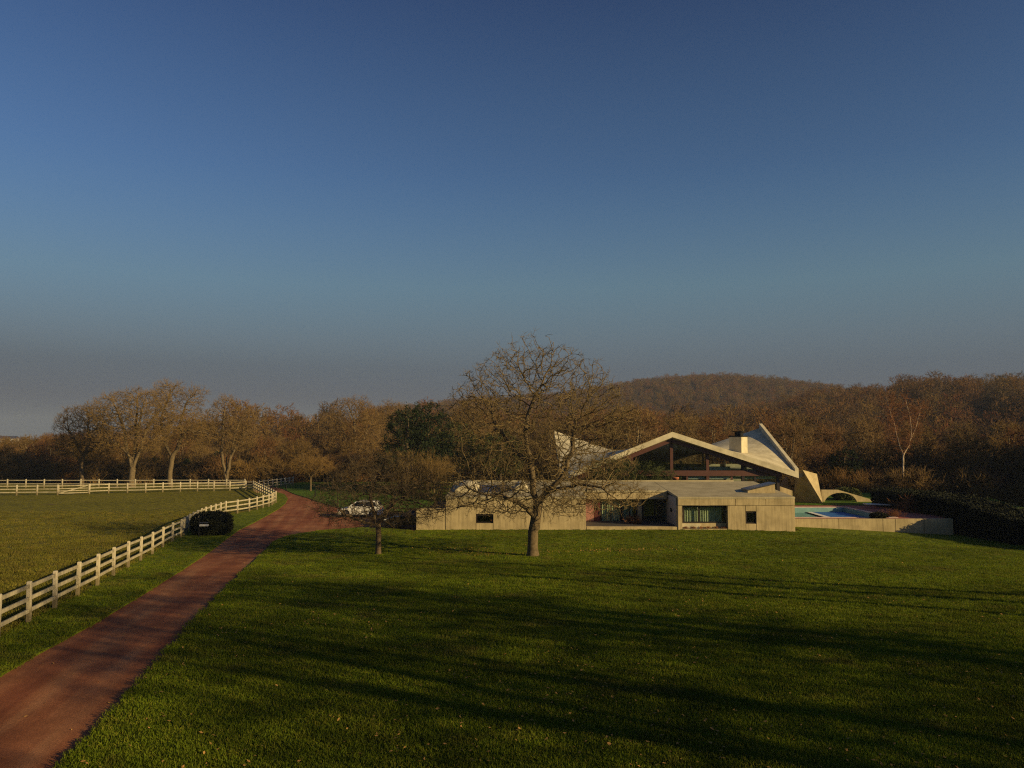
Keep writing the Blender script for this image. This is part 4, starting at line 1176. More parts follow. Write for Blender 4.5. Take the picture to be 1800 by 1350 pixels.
# ------------------------------------------------------------------ raised part with the folded shell roof
YA, YP = 76.0, 88.0
A_ = at(1182, 759, YA); T_ = at(1404, 831, YA); P_ = at(1340, 751, YP)
B_ = Vector((A_.x, YP, 2.65))
T2 = at(985, 838, YA); P2 = at(974, 757, YP)
def hypar(name, a, t, p, b_, th, mat, nu=30, nv=18):
    V = []; F = []
    for k, dz in ((0, 0.0), (1, -th)):
        for j in range(nv + 1):
            for i in range(nu + 1):
                s, r_ = i / nu, j / nv
                q = a * (1 - s) * (1 - r_) + t * s * (1 - r_) + p * s * r_ + b_ * (1 - s) * r_
                V.append(q + Vector((0, 0, dz)))
    W_ = nu + 1; o1 = W_ * (nv + 1)
    for j in range(nv):
        for i in range(nu):
            q = [j * W_ + i, j * W_ + i + 1, (j + 1) * W_ + i + 1, (j + 1) * W_ + i]
            F.append(q); F.append([o1 + k for k in reversed(q)])
    edge = [(i, i + 1) for i in range(nu)] + [(nu + j * W_, nu + (j + 1) * W_) for j in range(nv)] + \
           [(nv * W_ + i + 1, nv * W_ + i) for i in range(nu)] + [((j + 1) * W_, j * W_) for j in range(nv)]
    for i, j in edge: F.append([j, i, o1 + i, o1 + j])
    c = a.copy()
    o = mesh_obj(name, [v - c for v in V], F, mat); o.location = c
    bm = bmesh.new(); bm.from_mesh(o.data); bmesh.ops.recalc_face_normals(bm, faces=bm.faces); bm.to_mesh(o.data); bm.free()
    return keep(o, house)
rs = hypar('shell_roof', A_, T_, P_, B_, 0.52, M['shell'])
ls = hypar('shell_roof', A_ + Vector((-0.004, 0, 0)), T2, P2, B_ + Vector((-0.004, 0, 0)), 0.52, M['shell'])
def rim(a, b_, w, h, name='roof_rim', parent=house):
    n = 10; d = (b_ - a)
    side = Vector((1, 0, 0))
    return prism(name, [a - side * w, a, a + Vector((0, 0, h)), a - side * w + Vector((0, 0, h))], d, M['shell'], parent, 0.02)
rim(T_ + Vector((0.01, 0.02, -0.2)), P_ + Vector((0.01, 0.01, -0.2)), 0.38, 0.62)
# timber lining under the gable edge
def under(a, b_, dz, y, w, h, name, mat):
    return bar(name, a + Vector((0, y, dz)), b_ + Vector((0, y, dz)), w, h, mat, house)
under(A_, T_.lerp(A_, 0.12), -0.80, 0.75, 0.5, 0.42, 'timber_beam', M['timber'])
under(A_ + Vector((-.02, 0, 0)), T2.lerp(A_, 0.12), -0.80, 0.75, 0.5, 0.42, 'timber_beam', M['timber'])
# gable glazing
YG = 77.0
def gable_z(x):
    if x >= A_.x: return A_.z + (T_.z - A_.z) * (x - A_.x) / (T_.x - A_.x)
    return A_.z + (T2.z - A_.z) * (A_.x - x) / (A_.x - T2.x)
zb0, zb1 = Z(836.5, YG), Z(827, YG)
posts = [1062, 1110, 1180, 1243, 1305, 1366]
for u in posts:
    x = X(u, YG)
    box('gable_post', x - 0.14, x + 0.14, YG - 0.14, YG + 0.14, -0.6, gable_z(x) - 0.9, M['timber'] if u < 1300 else M['darkwood'], house)
box('gable_beam', X(1058, YG), X(1371, YG), YG - 0.2, YG + 0.2, zb0, zb1, M['timber'], house)
for u0, u1 in zip(posts[:-1], posts[1:]):
    x0, x1 = X(u0, YG) + 0.142, X(u1, YG) - 0.142
    prism('gable_pane', [(x0, YG, zb1 + 0.002), (x1, YG, zb1 + 0.002), (x1, YG, max(zb1 + .05, gable_z(x1) - 0.85)), (x0, YG, max(zb1 + .05, gable_z(x0) - 0.85))], (0, 0.02, 0), M['glass'], house)
    box('lower_pane', x0, x1, YG, YG + 0.02, 0.2, zb0 - 0.002, M['glass'], house)
for u in (1207, 1285, 1326):
    x = X(u, YG); box('lower_mullion', x - 0.09, x + 0.09, YG - 0.1, YG - 0.005, -0.2, zb0 - 0.003, M['timber'] if u < 1300 else M['darkwood'], house)
box('upper_floor', X(1058, YG), X(1371, YG), YG + 0.21, 87.5, zb0 + 0.02, zb1 - 0.05, M['room'], house)
box('base_floor', X(1058, YG), X(1371, YG), 76.5, 87.5, -2.4, 0.15, M['concrete'], house)
# inside: parapet, column, blind
box('gallery_parapet', X(1247, 79), X(1283, 79), 79, 79.2, Z(828, 79) + .1, Z(820, 79), M['white'], house)
box('inner_column', X(1308.5, 78.5), X(1312, 78.5), 78.5, 78.7, 0.2, gable_z(X(1310, 78.5)) - 0.6, M['white'], house)
box('blind', X(1209, YG), X(1283, YG), YG + 0.25, YG + 0.3, Z(842.5, YG), Z(837.3, YG), M['white'], house)
box('blind', X(1288, YG), X(1364, YG), YG + 0.25, YG + 0.3, Z(842, YG), Z(837.3, YG), M['curtain'], house)
# rear glazing
for k in range(8):
    x = X(1062, YG) + k * (X(1366, YG) - X(1062, YG)) / 7
    s = (x - A_.x); ztop = 2.65 + (abs(s) / (P_.x - A_.x)) * (P_.z - 2.65)
    box('rear_post', x - 0.09, x + 0.09, 87.0, 87.2, 0.1, max(1.6, ztop - 0.7), M['darkwood'], house)
box('rear_wall', X(1058, YG), X(1366, YG), 87.22, 87.35, -2.0, zb1 + 0.3, M['room'], house)
# terracotta pot by the beam
pot = thing('flower_pot', 'terracotta pot at the roof edge beneath the glazed gable', 'pot', (X(1187, 71), 71.0, ZR1 - 0.4))
tp = []
for k in range(12):
    a = k * math.pi / 6; tp.append((math.cos(a), math.sin(a)))
V = []; F = []
for (r_, z_) in ((0.18, 0), (0.27, 0.75), (0.31, 0.76), (0.31, 0.9), (0.25, 0.9), (0.22, 0.7)):
    V += [(r_ * c, r_ * s, z_) for c, s in tp]
for k in range(5):
    for i in range(12): F.append([k * 12 + i, k * 12 + (i + 1) % 12, (k + 1) * 12 + (i + 1) % 12, (k + 1) * 12 + i])
F.append(list(range(11, -1, -1))); F.append(list(range(60, 72)))
mesh_obj('pot_body', V, F, M['terracotta'], pot, True)
# chimney
ca_ = R(43)
cc = at(1298, 790, 79.5)
def rotbox(name, c, w, d, z0, z1, ang, mat, parent):
    ux = Vector((math.cos(ang), math.sin(ang), 0)); uy = Vector((-math.sin(ang), math.cos(ang), 0))
    c0 = Vector((c.x, c.y, z0))
    P4 = [c0 - ux * w / 2 - uy * d / 2, c0 + ux * w / 2 - uy * d / 2, c0 + ux * w / 2 + uy * d / 2, c0 - ux * w / 2 + uy * d / 2]
    return prism(name, P4, (0, 0, z1 - z0), mat, parent, 0.015)
CZ = Z(768, 79)
ch = rotbox('chimney', cc, 1.35, 1.35, 3.0, CZ, -ca_, M['shell'], house)
def sub(o, parent_part):
    o.location = Vector(o.location) - Vector(house.location) - Vector(parent_part.location); o.parent = parent_part; return o
sub(rotbox('chimney_cap', cc, 1.45, 1.45, CZ, CZ + 0.12, -ca_, M['black'], None), ch)
sub(rotbox('chimney_cowl', cc + Vector((0.1, 0, 0)), 0.62, 0.62, CZ + 0.12, CZ + 0.5, -ca_, M['black'], None), ch)
sub(rotbox('cowl_lid', cc + Vector((0.1, 0, 0)), 1.0, 0.85, CZ + 0.5, CZ + 0.58, -ca_, M['black'], None), ch)

# pylon that holds the roof tip
YT = 80.0; ZTER = -1.10
def hull(name, pts, mat, parent=None):
    bm = bmesh.new(); c = Vector(pts[0])
    for q in pts: bm.verts.new(Vector(q) - c)
    bmesh.ops.convex_hull(bm, input=bm.verts)
    bmesh.ops.recalc_face_normals(bm, faces=bm.faces)
    me = bpy.data.meshes.new(name); bm.to_mesh(me); bm.free(); me.materials.append(mat)
    o = bpy.data.objects.new(name, me); COL.objects.link(o); o.location = c
    if parent: keep(o, parent)
    return o
py = thing('roof_pylon', 'tapering leaning concrete pylon on grass behind the pool', 'pylon', (at(1420, 883, YT).x, YT, ZTER))
t1, t2, rr_ = at(1411, 826, YT), at(1436, 833, 81.5), at(1446, 884.5, YT - 0.2); ll = at(1391, 884, 82.4)
hull('pylon_body', [t1, t2, rr_, ll, (rr_.x - 0.6, 83.2, ZTER - 0.1), (t1.x + .3, 82.4, t1.z - .25)], M['concrete'], py)
bar('pylon_strut', T_ + Vector((-0.5, 0.4, -0.25)), t1 + Vector((-0.05, 0.3, -0.55)), 0.3, 0.38, M['black'], py)
hull('foot_wall', [ (ll.x - 0.1, 82.5, ZTER - .1), (ll.x - 2.6, 82.5, ZTER - .1), (ll.x - 0.3, 82.5, at(1395, 838, 82.4).z), (ll.x - 0.1, 83.0, ZTER - .1), (ll.x - 2.4, 83.0, ZTER - .1), (ll.x - 0.3, 83.0, at(1395, 838, 82.4).z)], simple('weathered_brown_concrete', (0.24, 0.18, 0.14), 0.9), py)

# ------------------------------------------------------------------ pool terrace
ter = sheet('terrace_lawn', [(21.9, 77.6), (52, 77.6), (56, 92), (21.9, 92)], 2.0, 0.0, M['orchard'])
for v in ter.data.vertices: v.co.z = ZTER + 0.02 - 0.6 * float(ss(40, 56, v.co.x)) + 0.25 * float(ss(84, 92, v.co.y))
box('terrace_bank', 21.9, 40, 77.6, 91, -4, ZTER - 0.1, M['paving'])['kind'] = 'structure'
PX0, PX1, PY0, PY1 = 18.5, 31.9, 66.0, 75.6
XW = X(1670, 64)
for nm, a in (('terrace_paving', (21.75, XW, 64.32, PY0 - 0.35)), ('terrace_paving', (21.75, 38, PY1 + 0.35, 77.6)), ('terrace_paving', (PX1 + 0.35, 38, PY0 - 0.35, PY1 + 0.35))):
    o = box(nm, a[0], a[1], a[2], a[3], -3.2, ZTER, M['paving']); o['kind'] = 'structure'
pool = thing('swimming_pool', 'rectangular swimming pool half under a blue winter cover', 'pool', (27, 70, ZTER))
for nm, a in (('coping', (PX0, PX1 + 0.35, PY0 - 0.35, PY0)), ('coping', (PX0, PX1 + 0.35, PY1, PY1 + 0.35)), ('coping', (PX1, PX1 + 0.35, PY0, PY1))):
    box(nm, a[0], a[1], a[2], a[3], -3.0, ZTER + 0.035, M['coping'], pool, 0.015)
box('pool_wall', PX0, PX1, PY1 - 0.06, PY1 - 0.002, -2.8, ZTER - 0.03, M['pool'], pool)
box('pool_wall', PX1 - 0.06, PX1 - 0.002, PY0, PY1 - 0.07, -2.8, ZTER - 0.03, M['pool'], pool)
box('pool_wall', PX0, PX1 - 0.07, PY0 + 0.002, PY0 + 0.06, -2.8, ZTER - 0.03, M['pool'], pool)
ZWAT = ZTER - 0.52
xs_ = X(1441, 71)
box('water', PX0, PX1 - 0.07, PY0 + 0.07, PY1 - 0.07, -2.9, ZWAT, M['water'], pool)
prism('pool_cover', [(xs_ + 0.5, PY0 + 0.1, ZWAT + 0.05), (PX1 - 0.1, PY0 + 0.1, ZWAT + 0.05), (PX1 - 0.1, PY1 - 0.1, ZWAT + 0.05), (xs_ + 0.9, PY1 - 0.1, ZWAT + 0.05)], (0, 0, 0.04), M['cover'], pool, 0.01)
prism('cover_roller', [(xs_ - 0.05, PY0 + 0.1, ZWAT + 0.06), (xs_ + 0.48, PY0 + 0.1, ZWAT + 0.06), (xs_ + 0.88, PY1 - 0.1, ZWAT + 0.06), (xs_ + 0.35, PY1 - 0.1, ZWAT + 0.06)], (0, 0, 0.03), M['white'], pool, 0.01)
# retaining wall
rwall = thing('retaining_wall', 'long low concrete retaining wall of the pool terrace, half in shade', 'wall', (X(1500, 64), 64, -2))
for u0, u1 in ((1392, 1471), (1471, 1548), (1548, 1570), (1570, 1620), (1620, 1671)):
    box('wall_panel', X(u0, 64) + 0.012, X(u1, 64) - 0.012, 64.0, 64.3, -3.6, Z(912, 64), M['concrete'], rwall, 0.012)
# arched garden wall
aw = thing('arched_wall', 'pale garden wall with a round arch and sloping top behind the pool', 'wall', (at(1480, 880, 82).x, 82, ZTER))
ar = [at(1507, 886, 82)]
for k in range(1, 12):
    a = math.pi * k / 12
    ar.append(at(1478 + 29 * math.cos(a), 885.5 - 19.5 * math.sin(a), 82))
ar.append(at(1449, 886, 82))
poly = [at(1444, 886, 82), at(1444, 861, 82), at(1473, 861, 82), at(1560, 886, 82)]
# two solid halves meeting over the crown
mid_i = 6
prism('wall_half', [at(1444, 886, 82), at(1444, 861, 82), at(1473, 861, 82), at(1478, 862.4, 82)] + ar[mid_i:], (0, 0.35, 0), M['concrete'], aw)
prism('wall_half', ar[:mid_i + 1] + [at(1478, 862.4, 82) + Vector((0.004, 0, 0)), at(1560, 886, 82)], (0, 0.35, 0), M['concrete'], aw)
# spring board
db = thing('diving_board', 'white slab springboard on a dark stand at the pool end', 'board', (X(1550, 74.5), 74.5, ZTER))
prism('board', [at(1524, 885.5, 74.5), at(1573, 887.6, 74.5), at(1573, 888.6, 74.5), at(1524, 887.4, 74.5)], (0, 0.9, 0), M['white'], db)
box('stand', X(1556, 74.6), X(1562, 74.6), 74.6, 75.2, ZTER, at(1558, 888.0, 74.6).z, M['black'], db)

# clipped leafy masses
def leafy(name, label, pts_fn, n, rng, leaf=0.11, mat=HEDGE, core=None, cat='hedge', loc=(0, 0, 0)):
    t = thing(name, label, cat, loc)
    C = pts_fn(n)
    V, F = blades(C, 1, rng, leaf * 1.6, leaf * 0.5, 0.05)
    link('foliage', np_mesh('foliage', V, F, mat), t)
    if core is not None:
        o = link('inner_branches', core, t)
    return t
def blob_mesh(rx, ry, rz, mat, k=0.93, seed=0):
    bm = bmesh.new(); bmesh.ops.create_icosphere(bm, subdivisions=3, radius=1.0)
    for v in bm.verts: v.co = Vector((v.co.x * rx * k, v.co.y * ry * k, max(-0.98, v.co.z) * rz * k + rz))
    me = bpy.data.meshes.new('core'); bm.to_mesh(me); bm.free(); me.materials.append(mat); return me
def blob_pts(rx, ry, rz, rng, power=2.6):
    def f(n):
        q = rng.normal(0, 1, (n, 3)); q /= ((np.abs(q) ** power).sum(1, keepdims=True)) ** (1 / power)
        q *= (1 + 0.04 * np.sin(q[:, :1] * 7 + 1) * np.sin(q[:, 1:2] * 6) + rng.normal(0, 0.02, (n, 1)))
        return q * np.array([rx, ry, rz]) + np.array([0, 0, rz])
    return f
rng = np.random.default_rng(91)
bp0 = G(366, 942)
leafy('clipped_bush', 'rounded dark clipped bush on the verge between fence and driveway', blob_pts(1.30, 1.1, 0.80, rng, 3.2), 9000, rng, 0.07, HEDGE, blob_mesh(1.25, 1.05, .78, HEDGE), 'bush', bp0 + Vector((0, 0.6, 0.0)))
tpz = at(1488, 880, 84.5)
leafy('topiary_ball', 'dark round topiary seen through the garden wall arch', blob_pts(1.35, 1.2, 0.62, rng), 5000, rng, 0.09, NEEDLE2, blob_mesh(1.3, 1.1, .6, NEEDLE2), 'bush', (tpz.x, 84.5, ZTER))
rb = bush_kind(221, 1.35, 2.4, REDTWIG, 130, 0.012, (0.2, 0.5))
plant('terrace_shrub', [rb], (X(1596, 71), 71, ZTER - 0.02), 'rounded rusty bare shrub at the end of the pool terrace', None, 0, 1.0, 'shrub', ('stems',))
plant('terrace_shrub', [rb], (X(1562, 67), 66.6, ZTER - 0.02), 'low rusty shrub on the paving beside the pool corner', None, 2.0, (.7, .5, .45), 'shrub', ('stems',))
leafy('low_shrub', 'low dark green shrub between pool corner and retaining wall', blob_pts(0.65, 0.5, 0.22, rng, 2.0), 1500, rng, 0.07, HEDGE, blob_mesh(.6, .45, .2, HEDGE), 'shrub', (X(1540, 65.4), 65.3, ZTER))
# tall hedge on the right
def hedge_h(y): return -0.55 + 0.95 * float(ss(56, 68, y))
def hedge_pts(n):
    out = []
    r_ = rng
    y = r_.uniform(50, 78, n); top = np.array([hedge_h(a) for a in y]) if n < 10 else -0.55 + 0.95 * ss(56, 68, y)
    wv = 0.18 * np.sin(y * 1.7) + 0.12 * np.sin(y * 4.1)
    face = r_.uniform(0, 1, n)
    zlo = gz(np.full(n, 36.5), y) - 0.1
    xl = 36.6 + 0.06 * (64 - y) + wv
    P0 = np.stack([xl + r_.normal(0, .05, n), y, zlo + (top - zlo) * r_.uniform(0, 1, n) ** .9], 1)
    P1 = np.stack([xl + r_.uniform(0, 3.6, n), y, top + r_.normal(0, .06, n) + .08 * np.sin(y * 3)], 1)
    return np.where((face < .6)[:, None], P0, P1)
hc = []
ys_ = np.linspace(50, 78, 29)
V = []; F = []
for i, y in enumerate(ys_):
    tp_ = hedge_h(y) - 0.1; xl = 36.6 + 0.06 * (64 - y) + 0.18 * math.sin(y * 1.7) + 0.12 * math.sin(y * 4.1) + 0.1; zb_ = g1(36.5, y) - 0.6
    V += [(xl, y, zb_), (xl + .05, y, tp_), (xl + 3.5, y, tp_), (xl + 3.6, y, zb_ - .5)]
for i in range(28):
    for k in range(3): F.append([4 * i + k, 4 * i + 4 + k, 4 * i + 5 + k, 4 * i + 1 + k])
F.append([3, 2, 1, 0]); F.append([4 * 28, 4 * 28 + 1, 4 * 28 + 2, 4 * 28 + 3])
core = bpy.data.meshes.new('hedge_core'); core.from_pydata(V, [], F); core.materials.append(HEDGE)
leafy('tall_hedge', 'tall dark clipped hedge in shade at the end of the retaining wall', hedge_pts, 60000, rng, 0.10, HEDGE, core, 'hedge')

# ------------------------------------------------------------------ cars
def make_car(name, label, loc, rz, paint, L_=3.95, H=1.45, W_=1.70, hatch=True):
    t = thing(name, label, 'car', loc, rz)
    h = L_ / 2; wb = L_ * 0.31
    if hatch:
        low = [(-h, .45), (-h + .04, .75), (-h + .12, .92), (-h + .5, .95), (h * .35, .93), (h * .62, .88), (h * .90, .74), (h * .98, .60), (h, .42), (h - .08, .24), (-h + .1, .24)]
        cab = [(-h + .14, .93), (-h + .42, H - .06), (-h + .75, H), (0.05, H), (.35, H - .05), (h * .55, .90)]
    else:
        low = [(-h, .50), (-h + .03, .82), (-h + .35, .95), (h * .30, .93), (h * .65, .90), (h * .92, .74), (h * .99, .58), (h, .40), (h - .08, .24), (-h + .1, .24)]
        cab = [(-h + .20, .94), (-h + .75, H - .08), (-h + 1.2, H), (-.1, H), (.2, H - .05), (h * .48, .91)]
    def loft(nm, prof, secs, mat, bevel=0.05):
        n = len(prof); V = []; F = []
        cx = sum(p[0] for p in prof) / n; cz = sum(p[1] for p in prof) / n
        for (y, sx, sz) in secs:
            V += [(cx + (p[0] - cx) * sx, y, cz + (p[1] - cz) * sz if sz else p[1]) for p in prof]
        for k in range(len(secs) - 1):
            for i in range(n): F.append([k * n + i, k * n + (i + 1) % n, (k + 1) * n + (i + 1) % n, (k + 1) * n + i])
        F.append(list(range(n - 1, -1, -1))); F.append([(len(secs) - 1) * n + i for i in range(n)])
        bm = bmesh.new(); vs = [bm.verts.new(v) for v in V]
        for f in F: bm.faces.new([vs[i] for i in f])
        bmesh.ops.recalc_face_normals(bm, faces=bm.faces)
        me = bpy.data.meshes.new(nm); bm.to_mesh(me); bm.free(); me.materials.append(mat)
        me.polygons.foreach_set('use_smooth', [len(p.vertices) == 4 for p in me.polygons])
        return link(nm, me, t)
    w = W_ / 2
    loft('body', low, [(-w, .965, .90), (-w + .06, .99, .97), (-w + .22, 1, 1), (w - .22, 1, 1), (w - .06, .99, .97), (w, .965, .90)], paint)
    # cabin: narrower towards the roof
    def cabin(nm, prof, mat, inset=0.0, shrink=0.0):
        n = len(prof); V = []
        zb_, zt_ = min(p[1] for p in prof), max(p[1] for p in prof)
        for s in (-1, 1):
            for (x, z) in prof:
                f = (z - zb_) / (zt_ - zb_)
                V.append((x, s * (w - .05 - .17 * f - inset), z))
        F = [list(range(n)), list(range(2 * n - 1, n - 1, -1))] + [[i, i + n, (i + 1) % n + n, (i + 1) % n] for i in range(n)]
        bm = bmesh.new(); vs = [bm.verts.new(v) for v in V]
        for f in F: bm.faces.new([vs[i] for i in f])
        bmesh.ops.recalc_face_normals(bm, faces=bm.faces)
        bmesh.ops.bevel(bm, geom=list(bm.edges), offset=0.04, segments=2, affect='EDGES', clamp_overlap=True)
        me = bpy.data.meshes.new(nm); bm.to_mesh(me); bm.free(); me.materials.append(mat)
        return link(nm, me, t)
    cabin('cabin', cab, paint)
    # panes laid on the cabin
    zb_, zt_ = cab[0][1], H
    def side_y(z): return w - .05 - .17 * (z - zb_) / (zt_ - zb_) + 0.008
    b0, b1 = cab[0], cab[1]
    xr0, xr1 = cab[0][0] + .28, cab[1][0] + .25
    xf0, xf1 = cab[5][0] - .30, cab[4][0] - .12
    xm = (xr0 + xf0) / 2
    for s in (-1, 1):
        for (xa0, xa1, xb0, xb1) in ((xr0, xr1, xm - .04, xm - .04), (xm + .04, xm + .04, xf0, xf1)):
            z0, z1 = zb_ + .06, zt_ - .10
            P4 = [(xa0, s * side_y(z0), z0), (xb0, s * side_y(z0), z0), (xb1, s * side_y(z1), z1), (xa1, s * side_y(z1), z1)]
            o = prism('side_window', P4, (0, s * 0.006, 0.002), CARGLASS); o.parent = t
    for nm, a, b_ in (('windscreen', cab[5], cab[4]), ('rear_window', cab[0], cab[1])):
        a = Vector((a[0], 0, a[1])); b_ = Vector((b_[0], 0, b_[1])); d = b_ - a
        sgn = 1 if nm == 'windscreen' else -1
        nrm = Vector((abs(d.z), 0, abs(d.x))).normalized(); nrm.x *= sgn
        lo, hi = a + d * .12 + nrm * .006, a + d * .92 + nrm * .006
        P4 = [lo + Vector((0, -(w - .2), 0)), lo + Vector((0, w - .2, 0)), hi + Vector((0, w - .30, 0)), hi + Vector((0, -(w - .30), 0))]
        o = prism(nm, P4, nrm * 0.008, CARGLASS); o.parent = t
    for s in (-1, 1):
        for x in (-wb, wb):
            wh = bpy.data.objects.new('wheel', None); COL.objects.link(wh); wh.parent = t; wh.location = (x, s * (w - .09), .31)
            bm = bmesh.new(); bmesh.ops.create_cone(bm, cap_ends=True, segments=28, radius1=.31, radius2=.31, depth=.2, matrix=Matrix.Rotation(math.pi / 2, 4, 'X'))
            bmesh.ops.bevel(bm, geom=[e_ for e_ in bm.edges if len(e_.link_faces) == 2 and e_.calc_face_angle(0) > 1], offset=.03, segments=2, affect='EDGES')
            me = bpy.data.meshes.new('tyre'); bm.to_mesh(me); bm.free(); me.materials.append(M['black']); link('tyre', me, wh)
            bm = bmesh.new()
            bmesh.ops.create_cone(bm, cap_ends=True, segments=24, radius1=.07, radius2=.06, depth=.03, matrix=Matrix.Translation((0, s * .105, 0)) @ Matrix.Rotation(math.pi / 2, 4, 'X'))
            for k in range(5):
                mtx = Matrix.Translation((0, s * .104, 0)) @ Matrix.Rotation(k * 2 * math.pi / 5, 4, 'Y') @ Matrix.Translation((0, 0, .11)) @ Matrix.Diagonal((.06, .02, .22, 1))
                bmesh.ops.create_cube(bm, size=1, matrix=mtx)
            for k in range(24):
                a = k * 2 * math.pi / 24
                mtx = Matrix.Translation((0, s * .104, 0)) @ Matrix.Rotation(a, 4, 'Y') @ Matrix.Translation((0, 0, .21)) @ Matrix.Diagonal((.062, .022, .03, 1))
                bmesh.ops.create_cube(bm, size=1, matrix=mtx)
            me = bpy.data.meshes.new('rim'); bm.to_mesh(me); bm.free(); me.materials.append(ALLOY); link('rim', me, wh)
            bm = bmesh.new(); bmesh.ops.create_cone(bm, cap_ends=True, segments=28, radius1=.38, radius2=.38, depth=.01, matrix=Matrix.Rotation(math.pi / 2, 4, 'X'))
            for v in bm.verts:
                if v.co.z < -.12: v.co.z = -.12
            me = bpy.data.meshes.new('wheel_arch'); bm.to_mesh(me); bm.free(); me.materials.append(M['black'])
            o = link('wheel_arch', me, t); o.location = (x, s * (w + 0.002), .34)
    for s in (-1, 1):
        o = box('headlight', h * .86, h * .96, -.14, .14, .60, .70, LAMP, None, 0.03); o.parent = t; o.location = (h * .935, s * (w - .25), .67)
        o = box('tail_light', 0, .08, -.1, .1, 0, .2, REDL, None, 0.03); o.parent = t; o.location = (-h + .07, s * (w - .2), .80)
        o = box('wing_mirror', 0, .14, 0, .18, 0, .12, paint, None, 0.03); o.parent = t; o.location = (h * .42, s * (w + .06), .98)
    o = box('bumper', 0, .1, -w * .8, w * .8, 0, .18, M['black'], None, 0.02); o.parent = t; o.location = (h - .05, 0, .36)
    return t
m, N, L, CARGLASS_ = mat_new('car_glass'); CARGLASS_.inputs['Base Color'].default_value = (0.01, 0.012, 0.015, 1); CARGLASS_.inputs['Roughness'].default_value = 0.05; CARGLASS = m
ALLOY = simple('alloy_rim', (0.45, 0.45, 0.45), 0.35, 0.8)
LAMP = simple('lamp_lens', (0.7, 0.7, 0.7), 0.1)
REDL = simple('red_lens', (0.35, 0.01, 0.01), 0.2)
def paintm(name, c):
    m, N, L, b = mat_new(name); b.inputs['Base Color'].default_value = (*c, 1); b.inputs['Roughness'].default_value = 0.3
    b.inputs['Coat Weight'].default_value = 0.6; b.inputs['Coat Roughness'].default_value = 0.05; return m
wc = Vector((-13.55, 70.6, 0)); wc.z = g1(wc.x, wc.y)
make_car('parked_car', 'white hatchback parked side-on on the red forecourt', wc, R(180), paintm('white_car_paint', (0.78, 0.76, 0.70)))
bc = Vector((-7.8, 62.3, 0)); bc.z = g1(bc.x, bc.y)
make_car('parked_car', 'black car half hidden behind the left end wall of the house', bc, R(180), paintm('black_car_paint', (0.010, 0.010, 0.013)), 4.5, 1.46, 1.78, False)

# ------------------------------------------------------------------ small things
sp_ = G(349.5, 945)
mb = thing('post_sign', 'thin dark post carrying a small white plate before the clipped bush', 'sign', sp_)
box('post', sp_.x - 0.03, sp_.x + 0.03, sp_.y - 0.03, sp_.y + 0.03, sp_.z - 0.2, sp_.z + 1.32, M['black'], mb)
box('plate', sp_.x + 0.05, sp_.x + 0.62, sp_.y - 0.12, sp_.y + 0.12, sp_.z + 0.80, sp_.z + 0.93, M['white'], mb, 0.01)
box('plate_lid', sp_.x + 0.04, sp_.x + 0.62, sp_.y - 0.13, sp_.y + 0.13, sp_.z + 1.02, sp_.z + 1.08, M['zinc'], mb, 0.01)
box('bracket', sp_.x + 0.03, sp_.x + 0.10, sp_.y - 0.02, sp_.y + 0.02, sp_.z + 0.86, sp_.z + 1.05, M['black'], mb)
for (u, v), lab in (((503, 863), 'short black bollard on the grass by the far white fence'), ((554, 874), 'short black bollard on the orchard grass beside the drive')):
    q = G(u, v); t = thing('bollard_light', lab, 'bollard', q)
    bm = bmesh.new()
    bmesh.ops.create_cone(bm, cap_ends=True, segments=14, radius1=.07, radius2=.07, depth=.62, matrix=Matrix.Translation((0, 0, .33)))
    me = bpy.data.meshes.new('shaft'); bm.to_mesh(me); bm.free(); me.materials.append(M['black']); link('shaft', me, t)
    bm = bmesh.new(); bmesh.ops.create_cone(bm, cap_ends=True, segments=14, radius1=.095, radius2=.06, depth=.12, matrix=Matrix.Translation((0, 0, .71)))
    me = bpy.data.meshes.new('cap'); bm.to_mesh(me); bm.free(); me.materials.append(M['black']); link('cap', me, t)

# ------------------------------------------------------------------ tall trees right of and behind the camera: their shadows lie on the lawn
SH = [tree_meshes('park', *wood_kind(121, 15, 4.2, 0.42, 0.30, WTWIG, 420, 1.7, 5, twr=0.022, dens=1.9, kill=0.65), WBARK, WTWIG), tree_meshes('park', *wood_kind(122, 17, 3.6, 0.50, 0.28, WTWIG, 420, 1.7, 4, twr=0.022, dens=1.9, kill=0.65), WBARK, WTWIG),
      tree_meshes('park', *wood_kind(123, 16, 2.4, 0.62, 0.20, WTWIG, 260, 1.6, 3, twr=0.018, dens=1.0, kill=0.8), WBARK, WTWIG)]
sh = [(34, 21.5, 1.0, 2), (37, 17.6, 1.0, 2), (30.5, 18.0, .9, 2), (31, 8.5, 1.1, 0), (40, 5, 1.1, 1), (27, 1, 1.1, 0), (37, -1, 1.15, 1), (20, -6, 1.0, 0), (12, -13, .95, 0)]
for x, y, s, k in sh:
    plant('park_tree', SH[k], (x, y, g1(x, y)), 'tall bare park tree beside the lawn, its long shadow lying across the grass', 'park trees beside the lawn', rw.uniform(0, 6), s)

# the wood goes on to the right of the picture and keeps the foot of the slope in shade
evm = loose('evergreen_source', np_mesh('evergreen_merged', *join([(np.array([v.co[:] for v in EV[1].vertices]), np.array([p.vertices[:] for p in EV[1].polygons]))]), NEEDLE))
wsrc = [loose('side_tree_source', merged('side_tree', a, b_, WBARK, WTWIG)) for a, b_ in (WK[0], WK[4])] + [evm]
sw_ = landpts(700, 45, 190, 72, 200, lambda x, y: (x > y * 0.70 + 6) & (x < y * 0.70 + 60))
tag(scatter('side_wood', sw_, wsrc, (1.1, 1.6), 19), 'dense mixed wood continuing to the right of the hedge', 'wood')
